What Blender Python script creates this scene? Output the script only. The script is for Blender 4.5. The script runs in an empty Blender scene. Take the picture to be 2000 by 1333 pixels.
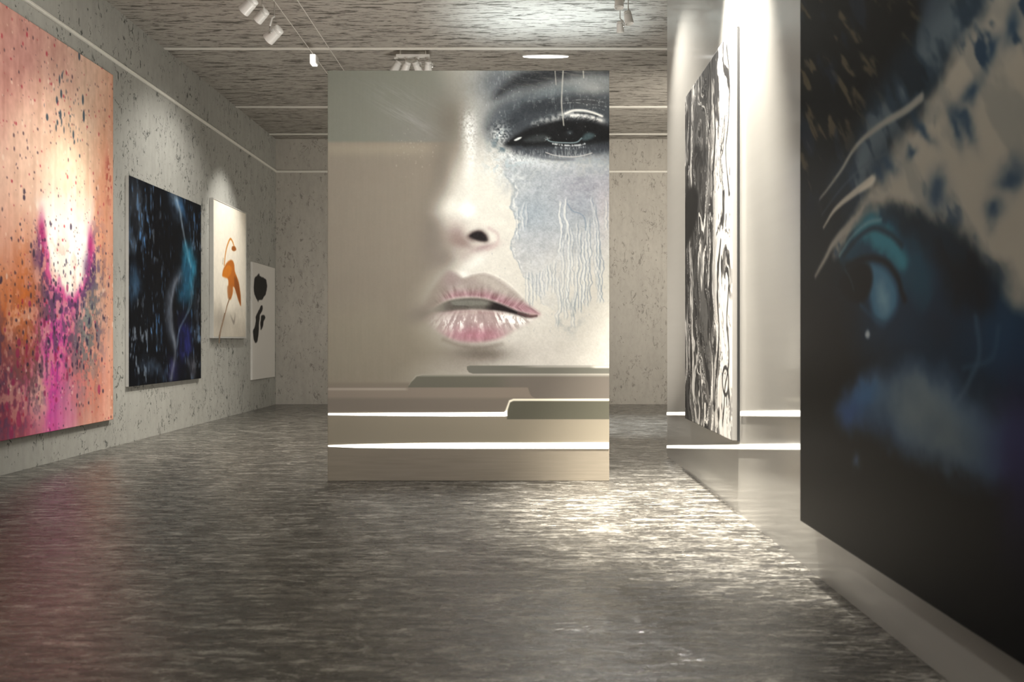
import bpy, bmesh, math, random
import numpy as np
from mathutils import Vector, Matrix, Euler

# ---------------------------------------------------------------- ART-BEGIN
# Everything painted or printed on the pictures is computed here with numpy, in
# canvas metres, and stored as the colour of a finely divided canvas mesh.
CAM_Z = 1.10
FPX, VX, VY = 1600.0, 1020.0, 665.0


def wall_xy(px, py, xface):
    """A point measured on the photo -> (depth, height) on a side wall's picture plane."""
    d = FPX * xface / (np.asarray(px, float) - VX)
    return d, CAM_Z - (np.asarray(py, float) - VY) * d / FPX


def sm(a, b, x):
    t = np.clip((x - a) / (b - a), 0, 1)
    return t * t * (3 - 2 * t)


def value_noise(x, y, seed):
    rs = np.random.RandomState(seed)
    tab = rs.rand(256, 256)
    xi = np.floor(x).astype(int)
    yi = np.floor(y).astype(int)
    fx = x - xi
    fy = y - yi
    fx = fx * fx * fx * (fx * (fx * 6 - 15) + 10)
    fy = fy * fy * fy * (fy * (fy * 6 - 15) + 10)
    a = tab[yi & 255, xi & 255]
    b = tab[yi & 255, (xi + 1) & 255]
    c = tab[(yi + 1) & 255, xi & 255]
    d = tab[(yi + 1) & 255, (xi + 1) & 255]
    return (a * (1 - fx) + b * fx) * (1 - fy) + (c * (1 - fx) + d * fx) * fy


def fbm(x, y, seed, octaves=4, gain=0.5):
    s, amp, tot = 0, 1.0, 0.0
    for k in range(octaves):
        s = s + amp * value_noise(x * 2 ** k + 17.3 * k, y * 2 ** k + 9.1 * k, seed + k)
        tot += amp
        amp *= gain
    return s / tot


def mix(c, col, m):
    """Lay colour col (0-255) over c with mask m."""
    m = np.clip(m, 0, 1)[..., None]
    col = np.asarray(col, float)
    if col.ndim == 1:
        col = col / 255.0
    return c * (1 - m) + col * m


def blob(x, y, cx, cy, rx, ry, ang=0.0, p=1.0):
    a = math.radians(ang)
    dx, dy = x - cx, y - cy
    u = (dx * math.cos(a) + dy * math.sin(a)) / rx
    v = (-dx * math.sin(a) + dy * math.cos(a)) / ry
    return np.exp(-((u * u + v * v) ** p))


def spline(pts, n=8):
    """Catmull-Rom through the points."""
    p = [np.array(q, float) for q in pts]
    p = [2 * p[0] - p[1]] + p + [2 * p[-1] - p[-2]]
    out = []
    for i in range(1, len(p) - 2):
        for k in range(n):
            t = k / n
            out.append(0.5 * ((2 * p[i]) + (-p[i - 1] + p[i + 1]) * t +
                              (2 * p[i - 1] - 5 * p[i] + 4 * p[i + 1] - p[i + 2]) * t * t +
                              (-p[i - 1] + 3 * p[i] - 3 * p[i + 1] + p[i + 2]) * t ** 3))
    out.append(p[-2])
    return np.array(out)


def dline(x, y, pts, smooth=True):
    """Distance to a polyline and the place along it (0-1)."""
    q = spline(pts) if smooth and len(pts) > 2 else np.array(pts, float)
    best = np.full(x.shape, 1e9)
    par = np.zeros(x.shape)
    n = len(q) - 1
    for i in range(n):
        a, b = q[i], q[i + 1]
        d = b - a
        l2 = max(d @ d, 1e-12)
        t = np.clip(((x - a[0]) * d[0] + (y - a[1]) * d[1]) / l2, 0, 1)
        dd = np.hypot(x - a[0] - t * d[0], y - a[1] - t * d[1])
        m = dd < best
        best = np.where(m, dd, best)
        par = np.where(m, (i + t) / n, par)
    return best, par


def near_box(x, y, q, margin):
    q = np.asarray(q, float)
    return ((x > q[:, 0].min() - margin) & (x < q[:, 0].max() + margin) &
            (y > q[:, 1].min() - margin) & (y < q[:, 1].max() + margin))


def stroke(x, y, pts, w, soft, w1=None, smooth=True):
    q = spline(pts) if smooth and len(pts) > 2 else np.array(pts, float)
    k = near_box(x, y, q, max(w, w1 or 0) + soft)
    out = np.zeros(x.shape)
    d, t = dline(x[k], y[k], q, False)
    ww = w if w1 is None else w + (w1 - w) * t
    out[k] = 1 - sm(ww - soft * .5, ww + soft * .5, d)
    return out


def sdist(x, y, pts, smooth=True):
    """Signed distance to a closed outline, negative inside."""
    pts = list(pts)
    if smooth:
        m = len(pts)
        ext = [pts[-2], pts[-1]] + pts + [pts[0], pts[1]]
        q = spline(ext)[16:16 + 8 * m + 1]
    else:
        q = np.array(pts + [pts[0]], float)
    d, _ = dline(x, y, q, False)
    ins = np.zeros(x.shape, bool)
    for i in range(len(q) - 1):
        a, b = q[i], q[i + 1]
        if a[1] == b[1]:
            continue
        c = ((a[1] > y) != (b[1] > y)) & (x < (b[0] - a[0]) * (y - a[1]) / (b[1] - a[1]) + a[0])
        ins ^= c
    return np.where(ins, -d, d)


def region(x, y, pts, soft, smooth=True):
    q = spline(list(pts) + [pts[0]]) if smooth else pts
    k = near_box(x, y, q, soft * 2 + (0 if not smooth else .15 * np.ptp(np.asarray(q)[:, 0])))
    out = np.zeros(x.shape)
    out[k] = 1 - sm(-soft, soft, sdist(x[k], y[k], pts, smooth))
    return out


def dots(x, y, n, seed, rmin, rmax, stretch=1.0, area=None, centers=None):
    """Scattered spatter: mask of n small drops on a regular grid x, y."""
    rs = np.random.RandomState(seed)
    m = np.zeros(x.shape)
    x0, x1, y0, y1 = x[0, 0], x[0, -1], y[0, 0], y[-1, 0]
    nx, ny = x.shape[1], x.shape[0]
    for k in range(n):
        if area is not None:
            cx, cy = area(rs)
        else:
            cx, cy = rs.uniform(min(x0, x1), max(x0, x1)), rs.uniform(min(y0, y1), max(y0, y1))
        r = rmin + (rmax - rmin) * rs.rand() ** 3
        st = stretch * rs.uniform(.7, 1.6)
        ix = (cx - x0) / (x1 - x0) * (nx - 1)
        iy = (cy - y0) / (y1 - y0) * (ny - 1)
        hx = int(abs(r * 2 / (x1 - x0) * nx)) + 2
        hy = int(abs(r * st * 2 / (y1 - y0) * ny)) + 2
        a, b = max(0, int(ix) - hx), min(nx, int(ix) + hx + 1)
        c, d = max(0, int(iy) - hy), min(ny, int(iy) + hy + 1)
        if a >= b or c >= d:
            continue
        px = abs(x1 - x0) / nx
        q = np.hypot(x[c:d, a:b] - cx, (y[c:d, a:b] - cy) / st)
        m[c:d, a:b] = np.maximum(m[c:d, a:b], 1 - sm(r - px * .6, r + px * .6, q))
    return m


def art_portrait(nx, ny):
    # canvas units: 1 unit = 4 mm, so the 2.2 x 3.208 m board is 550 x 802; origin moved for the sketch
    x, y = np.meshgrid(np.linspace(640, 1190, nx), np.linspace(138, 940, ny))
    n1 = fbm(x / 40, y / 40, 3, 5)
    n2 = fbm(x / 6, y / 6, 8, 4)
    n3 = fbm(x / 14, y / 14, 21, 4)
    fine = fbm(x / 2.6, y / 2.6, 51, 2)
    brush = fbm(x / 3.0, y / 60, 31, 3)
    hbr = fbm(x / 60, y / 3.0, 37, 3)
    c = np.zeros(x.shape + (3,)) + np.array([130, 121, 108]) / 255.
    c = mix(c, (136, 128, 112), sm(560, 640, y) * .6)
    # cool upper tone and pale band below: a back-wall reflection painted in
    c = mix(c, (143, 134, 118), np.exp(-((y - 291) / 13) ** 2) * sm(905, 800, x) * .9)
    c = mix(c, (117, 117, 106), sm(281, 273, y) * sm(930, 850, x))
    c = mix(c, (126, 122, 116), sm(150, 275, y) * sm(281, 273, y) * sm(690, 840, x) * sm(900, 850, x) * .6)
    c = c + (brush - .5)[..., None] * .012
    # ---- flesh: pale field of the face, dissolving to the left
    wob = (n1 - .5) * 14
    fedge = np.interp(y, [138, 230, 290, 330, 380, 415, 440, 470, 500, 530, 560, 600, 640, 690, 720, 760],
                      [890, 906, 905, 884, 866, 853, 862, 888, 880, 868, 862, 852, 860, 900, 870, 850])
    fw = np.interp(y, [138, 240, 300, 330, 400, 440, 470, 520, 560, 640, 700, 760],
                   [60, 40, 44, 40, 30, 26, 60, 46, 70, 80, 100, 130])
    fm = sm(-fw, fw, x - fedge)
    flesh = np.zeros_like(c) + np.array([216, 212, 201]) / 255.
    flesh = mix(flesh, (205, 200, 191), sm(560, 720, y))
    flesh = mix(flesh, (188, 184, 174), sm(1040, 1190, x) * sm(480, 640, y) * .4)
    flesh = mix(flesh, (226, 223, 211), blob(x, y, 955, 380, 60, 90))
    c = c * (1 - fm[..., None]) + flesh * fm[..., None]
    # shade left of the nose and by the far socket
    c = mix(c, (104, 98, 88), blob(x, y, 882, 232, 34, 60) * .75)
    c = mix(c, (106, 99, 90), blob(x, y, 862, 335, 20, 60, 8) * .55)
    c = mix(c, (112, 104, 97), blob(x, y, 846, 462, 26, 60, 0) * .55)
    c = mix(c, (118, 108, 100), blob(x, y, 868, 505, 26, 22, -20) * .7)
    # far brow: pale scratches
    stre = fbm((x * .86 + y * .5) / 26, (y * .86 - x * .5) / 2.2, 77, 3)
    c = mix(c, (160, 160, 158), np.clip(blob(x, y, 795, 230, 52, 11, 27) * (stre * 2 - .5), 0, 1) * .5)
    c = mix(c, (152, 152, 150), np.clip(blob(x, y, 782, 186, 70, 20, 14) * (stre * 2.4 - 1.1), 0, 1) * .35)
    c = mix(c, (185, 180, 168), dots(x, y, 60, 5, .5, 1.2, 1.2, lambda r: (r.normal(808, 18), r.normal(290, 22))) * .35)
    # ---- cool wash over forehead and the near socket
    vfl = fbm(x / 2.2, y / 9, 57, 3)
    hfl = fbm(x / 9, y / 2.0, 58, 3)
    cool = sm(880, 985, x + wob) * sm(350, 215, y + wob * 1.5)
    c = mix(c, (112, 117, 119), cool * .92)
    c = mix(c, (128, 128, 122), blob(x, y, 900, 165, 50, 40) * .5)
    c = mix(c, (84, 90, 96), blob(x, y, 972, 165, 40, 34) * .7)
    c = mix(c, (150, 155, 156), cool * sm(.58, .72, vfl) * .45 * sm(240, 200, y))
    # near brow: dark band of hair
    hair = fbm((x + y * 1.6) / 40, (y - x * .12 + (x - 1080) ** 2 * .0006) / 2.4, 91, 3)
    bm_ = region(x, y, [(966, 190), (992, 158), (1030, 136), (1100, 126), (1200, 126), (1200, 144), (1150, 145), (1090, 157), (1040, 170), (1000, 176)], 13)
    c = mix(c, (36, 38, 41), bm_ * np.clip(.6 + hair * .8, 0, 1))
    c = mix(c, (126, 124, 118), bm_ * np.clip(hair * 3.4 - 1.85, 0, 1) * .6)
    # lid: dark smoky shape with lighter patch below the brow
    smoke = region(x, y, [(950, 252), (966, 222), (1008, 194), (1065, 178), (1130, 174), (1200, 180), (1200, 300), (1150, 304), (1100, 304), (1050, 306), (1010, 300), (975, 278)], 20)
    c = mix(c, (58, 63, 68), smoke * .96)
    c = mix(c, (92, 100, 106), blob(x, y, 1000, 215, 40, 16, -28) * .6)
    c = mix(c, (158, 160, 158), blob(x, y, 1152, 170, 44, 14, 5) * .9)
    c = mix(c, (108, 118, 122), blob(x, y, 1078, 182, 62, 10, -12) * .7)
    c = mix(c, (34, 37, 41), blob(x, y, 1060, 208, 60, 15, -6) * .75)
    c = mix(c, (60, 62, 64), blob(x, y, 1150, 200, 40, 10, 4) * .7)
    c = mix(c, (34, 38, 43), blob(x, y, 1000, 238, 40, 17, -32) * .6)
    c = mix(c, (160, 164, 162), smoke * sm(.62, .78, hfl) * sm(214, 190, y) * sm(.45, .6, n3) * .4)
    c = mix(c, (150, 156, 156), smoke * sm(.62, .78, vfl) * sm(292, 250, y) * sm(.45, .6, n3) * .35)
    c = mix(c, (152, 159, 164), sm(958, 1002, x + wob) * sm(286, 312, y) * sm(400, 345, y) * .85 * (1 - .4 * sm(.45, .6, n2)))
    # lid highlight above the lashes
    lid = stroke(x, y, [(1046, 244), (1078, 234), (1112, 226), (1148, 229), (1174, 238)], 7.5, 14)
    c = mix(c, (186, 188, 186), lid * np.clip(.25 + (n2 - .35) * 2.4 + sm(1060, 1120, x) * .4, 0, 1) * .85)
    c = mix(c, (252, 250, 242), stroke(x, y, [(1104, 222), (1120, 216), (1140, 216), (1158, 220), (1176, 227)], 2.0, 4.5) * .95)
    c = mix(c, (244, 243, 238), stroke(x, y, [(1116, 226), (1136, 226), (1158, 231), (1174, 236)], 2.6, 5) * np.clip(.3 + n2 * 1.4, 0, 1) * .9)
    c = mix(c, (24, 26, 29), stroke(x, y, [(1122, 220.5), (1146, 222), (1168, 227)], .9, 2.0) * .8)
    for k, (hx, hy, w_) in enumerate(((1100, 202, 50), (1118, 196, 60), (1136, 206, 50), (1150, 212, 30))):
        c = mix(c, (206, 206, 200), stroke(x, y, [(hx, hy), (hx + w_ * .5, hy - 1.5), (hx + w_, hy + 3)], .5, 1.8) * sm(.35, .6, vfl) * .6)
    # frosty inner corner and bridge
    for cx, cy, rx, ry, a, g in ((976, 263, 17, 19, 0, 1.0), (918, 262, 11, 34, 0, .98), (1010, 311, 56, 12, 12, .85),
                                 (978, 330, 34, 24, 0, .6), (920, 305, 9, 30, 0, .9), (1060, 322, 50, 9, 4, .5), (916, 240, 14, 20, 0, .5)):
        c = mix(c, (240, 242, 238), blob(x, y, cx, cy, rx, ry, a) * np.clip(.50 + (n2 * .4 + fine * .6 - .45) * 2.6, 0, 1) * g)
    c = mix(c, (150, 172, 180), blob(x, y, 1000, 325, 46, 16) * sm(.45, .62, n2) * .6)
    c = mix(c, (52, 76, 88), np.clip(blob(x, y, 985, 280, 26, 20) * (n3 * 5 - 2.6), 0, 1) * .75)
    # soft dark rim round the eye
    c = mix(c, (16, 17, 19), region(x, y, [(986, 283), (1004, 266), (1036, 248), (1072, 238), (1110, 233), (1150, 234), (1185, 243), (1205, 252), (1205, 284), (1160, 284), (1130, 284), (1080, 288), (1030, 289), (1004, 287)], 7) * .92)
    c = mix(c, (9, 9, 10), region(x, y, [(991, 281), (1006, 269), (1036, 253), (1072, 243), (1110, 238), (1150, 240), (1185, 250), (1205, 258), (1205, 274), (1165, 276), (1128, 277), (1086, 277), (1040, 284), (1005, 284)], 3))
    # sclera, iris, glints
    c = mix(c, (52, 56, 57), region(x, y, [(1024, 272), (1046, 264), (1066, 264), (1074, 272), (1060, 277), (1030, 278)], 5) * .8)
    c = mix(c, (66, 84, 88), region(x, y, [(1136, 272), (1142, 262), (1152, 259), (1162, 264), (1154, 272), (1142, 275)], 4) * .8)
    c = mix(c, (7, 7, 8), blob(x, y, 1102, 258, 34, 19, 0, 3))
    c = mix(c, (70, 80, 84), blob(x, y, 1113, 259, 6, 4) * .7)
    c = mix(c, (238, 241, 238), region(x, y, [(1004, 274), (1012, 269), (1019, 268), (1015, 272), (1008, 275)], 1.2) * .95)
    c = mix(c, (140, 160, 164), stroke(x, y, [(1068, 272), (1078, 277), (1104, 279), (1126, 278), (1136, 270)], 1.0, 2.4) * .9)
    c = mix(c, (150, 156, 156), blob(x, y, 1070, 272, 7, 4) * sm(.4, .6, fine) * .9)
    c = mix(c, (236, 240, 240), stroke(x, y, [(1080, 281), (1104, 284), (1128, 284), (1142, 281)], 1.4, 3.2) * sm(.30, .55, fine * .5 + vfl * .5) * .9)
    # shadow and folds under the eye
    und = stroke(x, y, [(1012, 293), (1060, 297), (1110, 297), (1160, 292), (1200, 284)], 9, 13)
    c = mix(c, (50, 54, 60), und * np.clip(.9 - sm(.5, .7, vfl) * .8, 0, 1) * .85)
    c = mix(c, (150, 156, 158), stroke(x, y, [(1086, 288), (1112, 290), (1142, 287)], 2.2, 4) * sm(.48, .62, vfl) * .8)
    c = mix(c, (66, 70, 76), stroke(x, y, [(1040, 304), (1080, 311), (1120, 312)], 2.5, 6) * .5)
    c = mix(c, (208, 204, 198), stroke(x, y, [(1066, 298), (1085, 304), (1115, 306.5), (1138, 304), (1156, 299)], .8, 2.0) * .85)
    # short lashes against the bright lid
    for k in range(22):
        t = k / 21.
        lx = 1092 + 66 * t
        ly = 238 + 5 * t * t
        c = mix(c, (14, 15, 17), stroke(x, y, [(lx, ly), (lx + 1 + 4 * t, ly - 5 - 3 * math.sin(k * 2.1)), (lx + 3 + 7 * t, ly - 8 - 4 * math.sin(k * 1.3 + 1))], .5, 1.6) * .8)
    # ---- blue-grey stain with drips on the cheek
    edge_x = np.interp(y, [290, 318, 345, 370, 395, 420, 450, 480, 505, 530, 560, 590, 620],
                       [960, 968, 984, 998, 1003, 1008, 1002, 1004, 1000, 1016, 1036, 1050, 1090])
    ex = x - edge_x + (n1 - .5) * 34 + (n3 - .5) * 10
    low = np.interp(x, [1000, 1040, 1090, 1130, 1190], [520, 545, 520, 470, 430])
    fade = sm(120, -60, y - low + (n1 - .5) * 90)
    stain = sm(-2, 6, ex) * fade * sm(302, 352, y + (n3 - .5) * 30)
    sc = np.zeros_like(c) + np.array([166, 172, 177]) / 255.
    sc = mix(sc, (158, 158, 166), sm(1060, 1130, x) * sm(320, 360, y) * sm(440, 380, y) * .8)
    sc = mix(sc, (148, 160, 169), blob(x, y, 1040, 415, 44, 34) * .75)
    sc = mix(sc, (146, 154, 164), blob(x, y, 1140, 400, 36, 26) * .7)
    sc = mix(sc, (184, 186, 187), sm(430, 500, y) * .85)
    sc = mix(sc, (188, 180, 182), blob(x, y, 1190, 420, 26, 60) * .8)
    sc = mix(sc, (196, 201, 200), blob(x, y, 1012, 345, 26, 30) * np.clip(n2 * 2.4 - .5, 0, 1) * .9)
    sc = sc + ((n3 - .5) * .07 + (n2 - .5) * .09 + (fine - .5) * .05)[..., None]
    c = c * (1 - .9 * stain[..., None]) + sc * (.9 * stain[..., None])
    rim = np.exp(-((ex - 2) / 1.8) ** 2) * fade * sm(320, 360, y)
    c = mix(c, (128, 140, 148), rim * np.clip(n2 * 2.2 - .5, 0, 1) * .7)
    c = mix(c, (232, 231, 224), np.exp(-((ex - 7) / 2.2) ** 2) * fade * sm(330, 370, y) * np.clip(n2 * 2.4 - .7, 0, 1) * .7)
    cells = np.abs(fbm(x / 20, y / 24, 61, 3) - .5)
    c = mix(c, (134, 142, 148), sm(.014, .003, cells) * sm(1000, 1040, x) * sm(320, 350, y) * sm(560, 430, y) * .4)
    rs = np.random.RandomState(4)
    runs = [(1093, 392, 500), (1099, 470, 610), (1105, 386, 470), (1110, 430, 606), (1117, 445, 560), (1126, 434, 604), (1133, 450, 612), (1140, 470, 596), (1145, 430, 600), (1150, 425, 590),
            (1157, 384, 566), (1163, 400, 520), (1169, 470, 592), (1173, 500, 592), (1184, 390, 450), (1030, 532, 620), (1037, 530, 600), (1044, 535, 588), (1052, 530, 580), (1058, 528, 578), (1066, 520, 570),
            (1074, 515, 560), (1082, 510, 575), (1090, 540, 640), (1104, 560, 625), (1118, 580, 640), (1012, 405, 470), (1020, 395, 450), (1029, 400, 440), (1122, 570, 612)]
    for k, (rx_, top, end) in enumerate(runs):
        jit = (value_noise(y / 7.0, y * 0 + k * 3.7, 70) - .5) * 3.2 + (value_noise(y / 26.0, y * 0 + k * 1.3, 71) - .5) * 6
        dx = x - rx_ - jit - (y - top) * (.05 if rx_ in (1157, 1163) else .0)
        on = sm(top - 4, top + 8, y) * sm(end + 3, end - 6, y)
        wv = 1.3 + value_noise(y / 11.0, y * 0 + k * 5.1, 72) * 1.6
        c = mix(c, (222, 222, 216), sm(wv + .8, wv - .8, np.abs(dx)) * on * (.75 if k in (0, 2, 3, 7) else .38))
        c = mix(c, (120, 134, 146), np.exp(-((dx - wv - .8) / .9) ** 2) * on * (.75 if 1120 < rx_ < 1176 else .5))
        c = mix(c, (150, 160, 168), np.exp(-((dx + wv + .8) / .9) ** 2) * on * .4)
    c = mix(c, (118, 136, 150), stroke(x, y, [(1108, 398), (1118, 412), (1134, 418), (1142, 428), (1144, 450)], 1.0, 2.6) * .7)
    for pts, w in (([(1100, 136), (1098, 170), (1097, 205), (1101, 245)], 1.1), ([(1139, 136), (1140, 152)], 1.0), ([(1084, 138), (1086, 165)], .7)):
        c = mix(c, (190, 188, 178), stroke(x, y, pts, w, 2.2) * .85)
    # flecks of paint
    c = mix(c, (206, 210, 208), dots(x, y, 160, 6, .3, .9, 1.3, lambda r: (r.uniform(930, 1190), r.uniform(140, 400))) * .45)
    c = mix(c, (150, 156, 158), dots(x, y, 200, 16, .4, 1.2, 1.5, lambda r: (r.uniform(960, 1190), r.uniform(340, 680))) * .4)
    # ---- nose
    c = mix(c, (238, 236, 224), blob(x, y, 893, 408, 30, 20) * .85)
    c = mix(c, (252, 251, 242), blob(x, y, 913, 411, 15, 15, 0, 1.6) * .95)
    c = mix(c, (236, 234, 224), blob(x, y, 916, 330, 12, 60) * .7)
    c = mix(c, (150, 132, 126), blob(x, y, 893, 458, 20, 26, -28) * .85)
    c = mix(c, (128, 108, 103), blob(x, y, 902, 474, 26, 12, 20) * .7)
    c = mix(c, (164, 141, 139), blob(x, y, 945, 484, 28, 7, -14) * .85)
    c = mix(c, (214, 208, 198), blob(x, y, 946, 447, 26, 8, 12) * .8)
    c = mix(c, (196, 176, 170), stroke(x, y, [(955, 446), (972, 458), (970, 476), (952, 488)], 3, 7) * .6)
    c = mix(c, (98, 84, 80), region(x, y, [(912, 462), (922, 452), (938, 449), (950, 456), (955, 468), (948, 474), (932, 472), (920, 470)], 6) * .9)
    c = mix(c, (30, 24, 24), region(x, y, [(917, 461), (928, 453), (940, 453), (949, 461), (951, 470), (940, 471), (926, 467)], 3.5))
    # below the nose
    c = mix(c, (176, 164, 156), blob(x, y, 905, 500, 16, 12, 20) * .7)
    c = mix(c, (238, 236, 228), blob(x, y, 930, 512, 26, 12, -30) * .6)
    c = mix(c, (232, 230, 222), blob(x, y, 905, 536, 13, 9, 0) * .8)
    # ---- mouth
    c = mix(c, (112, 103, 94), blob(x, y, 828, 612, 36, 18, -14) * .7)
    ang = (x - 930) / (60 + np.abs(y - 600) * .8)
    wr = fbm(ang * 15, y / 20, 81, 3)
    wr2 = fbm(x / 3.0, y / 9, 83, 3)
    up = region(x, y, [(812, 617), (832, 584), (856, 548), (875, 529), (892, 534), (905, 542), (922, 537), (946, 534), (974, 546), (1004, 568), (1030, 594), (1054, 614),
                       (1020, 611), (985, 597), (950, 584), (915, 580), (880, 584), (850, 598)], 6)
    upc = np.zeros_like(c) + np.array([160, 148, 141]) / 255.
    upc = mix(upc, (124, 112, 102), sm(900, 835, x) * .85)
    upc = mix(upc, (150, 132, 130), blob(x, y, 880, 546, 18, 18) * .7)
    upc = mix(upc, (182, 174, 164), blob(x, y, 960, 552, 44, 11, 26) * .85)
    lowlip = y - 583 - np.clip(x - 950, 0, 200) * .30 - np.clip(890 - x, 0, 200) * .22
    upc = mix(upc, (156, 112, 122), sm(-24, -2, lowlip) * sm(850, 890, x) * .8)
    upc = upc + (wr - .5)[..., None] * .34 * (sm(-34, -8, lowlip) * sm(840, 880, x))[..., None]
    ufade = sm(812, 872, x + (y - 570) * .3)
    c = c * (1 - (up * ufade)[..., None]) + upc * (up * ufade)[..., None]
    c = mix(c, (232, 229, 220), stroke(x, y, [(904, 541), (926, 534), (954, 533), (990, 551), (1022, 580)], 1.5, 4) * .6)
    c = mix(c, (240, 238, 230), blob(x, y, 907, 536, 9, 5) * .7)
    mouth = region(x, y, [(842, 608), (870, 590), (905, 583), (945, 584), (982, 596), (1015, 610), (1048, 618), (1030, 622), (990, 611), (945, 606), (900, 607), (868, 611)], 3.5)
    mc = np.zeros_like(c) + np.array([88, 83, 76]) / 255.
    mc = mix(mc, (116, 114, 106), region(x, y, [(882, 589), (915, 586), (950, 589), (958, 596), (930, 598), (890, 598)], 4))
    mc = mix(mc, (98, 95, 87), region(x, y, [(912, 600), (950, 598), (956, 605), (914, 606)], 3) * .8)
    mc = mix(mc, (74, 70, 64), stroke(x, y, [(886, 598), (912, 599), (914, 604)], 1.0, 2.5) * .7)
    mc = mix(mc, (30, 24, 24), sm(946, 972, x + (y - 595) * .8))
    mf = mouth * sm(836, 885, x)
    c = c * (1 - mf[..., None]) + mc * mf[..., None]
    lo = region(x, y, [(822, 622), (850, 613), (890, 607), (940, 606), (985, 611), (1030, 622), (1046, 620), (1034, 631), (1006, 646), (975, 662), (930, 670), (890, 666), (858, 650), (836, 634)], 6)
    loc = np.zeros_like(c) + np.array([178, 158, 155]) / 255.
    loc = mix(loc, (178, 126, 137), blob(x, y, 930, 656, 62, 17) * .95)
    loc = mix(loc, (166, 138, 136), sm(618, 607, y) * .6)
    loc = mix(loc, (200, 190, 182), sm(965, 1020, x) * .85)
    loc = loc + (wr - .5)[..., None] * .20
    hl = blob(x, y, 1000, 624, 42, 11, 8) * 1.25 + blob(x, y, 905, 632, 60, 13) * .95
    loc = mix(loc, (250, 248, 244), np.clip(hl, 0, 1) * sm(.50, .60, wr * .55 + wr2 * .45 + sm(950, 1000, x) * .10))
    lf = lo * sm(818, 892, x)
    c = c * (1 - lf[..., None]) + loc * lf[..., None]
    c = mix(c, (198, 190, 180), stroke(x, y, [(850, 624), (880, 616), (930, 611)], 2, 6) * .35)
    c = mix(c, (104, 93, 84), stroke(x, y, [(866, 664), (900, 676), (940, 680), (980, 672)], 3, 12) * .45)
    c = mix(c, (104, 95, 86), blob(x, y, 938, 692, 62, 18) * .9)
    c = mix(c, (140, 131, 120), blob(x, y, 900, 715, 60, 20) * .5)
    c = mix(c, (192, 154, 150), blob(x, y, 1040, 616, 12, 5) * .5)
    c = mix(c, (90, 66, 66), stroke(x, y, [(1012, 612), (1034, 618), (1048, 617)], 2, 3.5) * .8)
    c = mix(c, (120, 128, 130), np.clip(blob(x, y, 1110, 620, 30, 36) * (n3 * 5 - 2.6), 0, 1) * .35)
    # canvas grain
    fmask = np.clip(fm, .2, 1)
    c = c + ((fine - .5) * .05 * fmask + (n3 - .5) * .05 * fmask)[..., None]
    # ---- stacked bands across the foot of the print
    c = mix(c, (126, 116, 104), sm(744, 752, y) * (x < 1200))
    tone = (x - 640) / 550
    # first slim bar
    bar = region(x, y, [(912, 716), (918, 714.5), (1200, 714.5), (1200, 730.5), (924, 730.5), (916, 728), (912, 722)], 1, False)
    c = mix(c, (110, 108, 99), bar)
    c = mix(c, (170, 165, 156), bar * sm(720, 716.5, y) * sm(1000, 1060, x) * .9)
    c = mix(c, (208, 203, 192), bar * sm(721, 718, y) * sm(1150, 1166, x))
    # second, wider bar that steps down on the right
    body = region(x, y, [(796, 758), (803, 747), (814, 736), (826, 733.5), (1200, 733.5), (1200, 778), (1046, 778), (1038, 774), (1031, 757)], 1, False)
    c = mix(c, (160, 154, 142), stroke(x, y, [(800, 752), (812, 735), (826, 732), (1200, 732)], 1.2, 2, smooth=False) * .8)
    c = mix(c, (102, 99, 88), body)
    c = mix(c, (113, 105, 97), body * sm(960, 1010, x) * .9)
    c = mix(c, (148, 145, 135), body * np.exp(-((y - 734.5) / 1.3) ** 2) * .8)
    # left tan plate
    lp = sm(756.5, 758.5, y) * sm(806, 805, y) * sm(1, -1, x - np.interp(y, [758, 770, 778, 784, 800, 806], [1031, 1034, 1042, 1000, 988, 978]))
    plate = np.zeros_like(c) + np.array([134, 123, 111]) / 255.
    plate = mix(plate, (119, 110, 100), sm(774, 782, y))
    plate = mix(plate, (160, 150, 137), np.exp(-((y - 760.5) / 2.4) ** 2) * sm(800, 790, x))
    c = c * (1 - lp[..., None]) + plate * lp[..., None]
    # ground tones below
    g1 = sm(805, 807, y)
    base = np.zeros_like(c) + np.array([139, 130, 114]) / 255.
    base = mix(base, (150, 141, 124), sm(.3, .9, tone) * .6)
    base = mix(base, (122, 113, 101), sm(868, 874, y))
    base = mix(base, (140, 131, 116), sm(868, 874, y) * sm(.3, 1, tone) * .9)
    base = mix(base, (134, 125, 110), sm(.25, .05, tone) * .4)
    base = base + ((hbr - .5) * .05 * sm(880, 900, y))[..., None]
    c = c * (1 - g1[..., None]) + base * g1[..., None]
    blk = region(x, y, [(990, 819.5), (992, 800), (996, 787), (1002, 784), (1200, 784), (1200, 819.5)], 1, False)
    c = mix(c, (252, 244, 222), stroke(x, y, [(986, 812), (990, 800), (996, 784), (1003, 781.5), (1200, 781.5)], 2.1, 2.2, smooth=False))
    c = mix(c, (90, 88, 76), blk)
    return np.clip(c, 0, 1)


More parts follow.
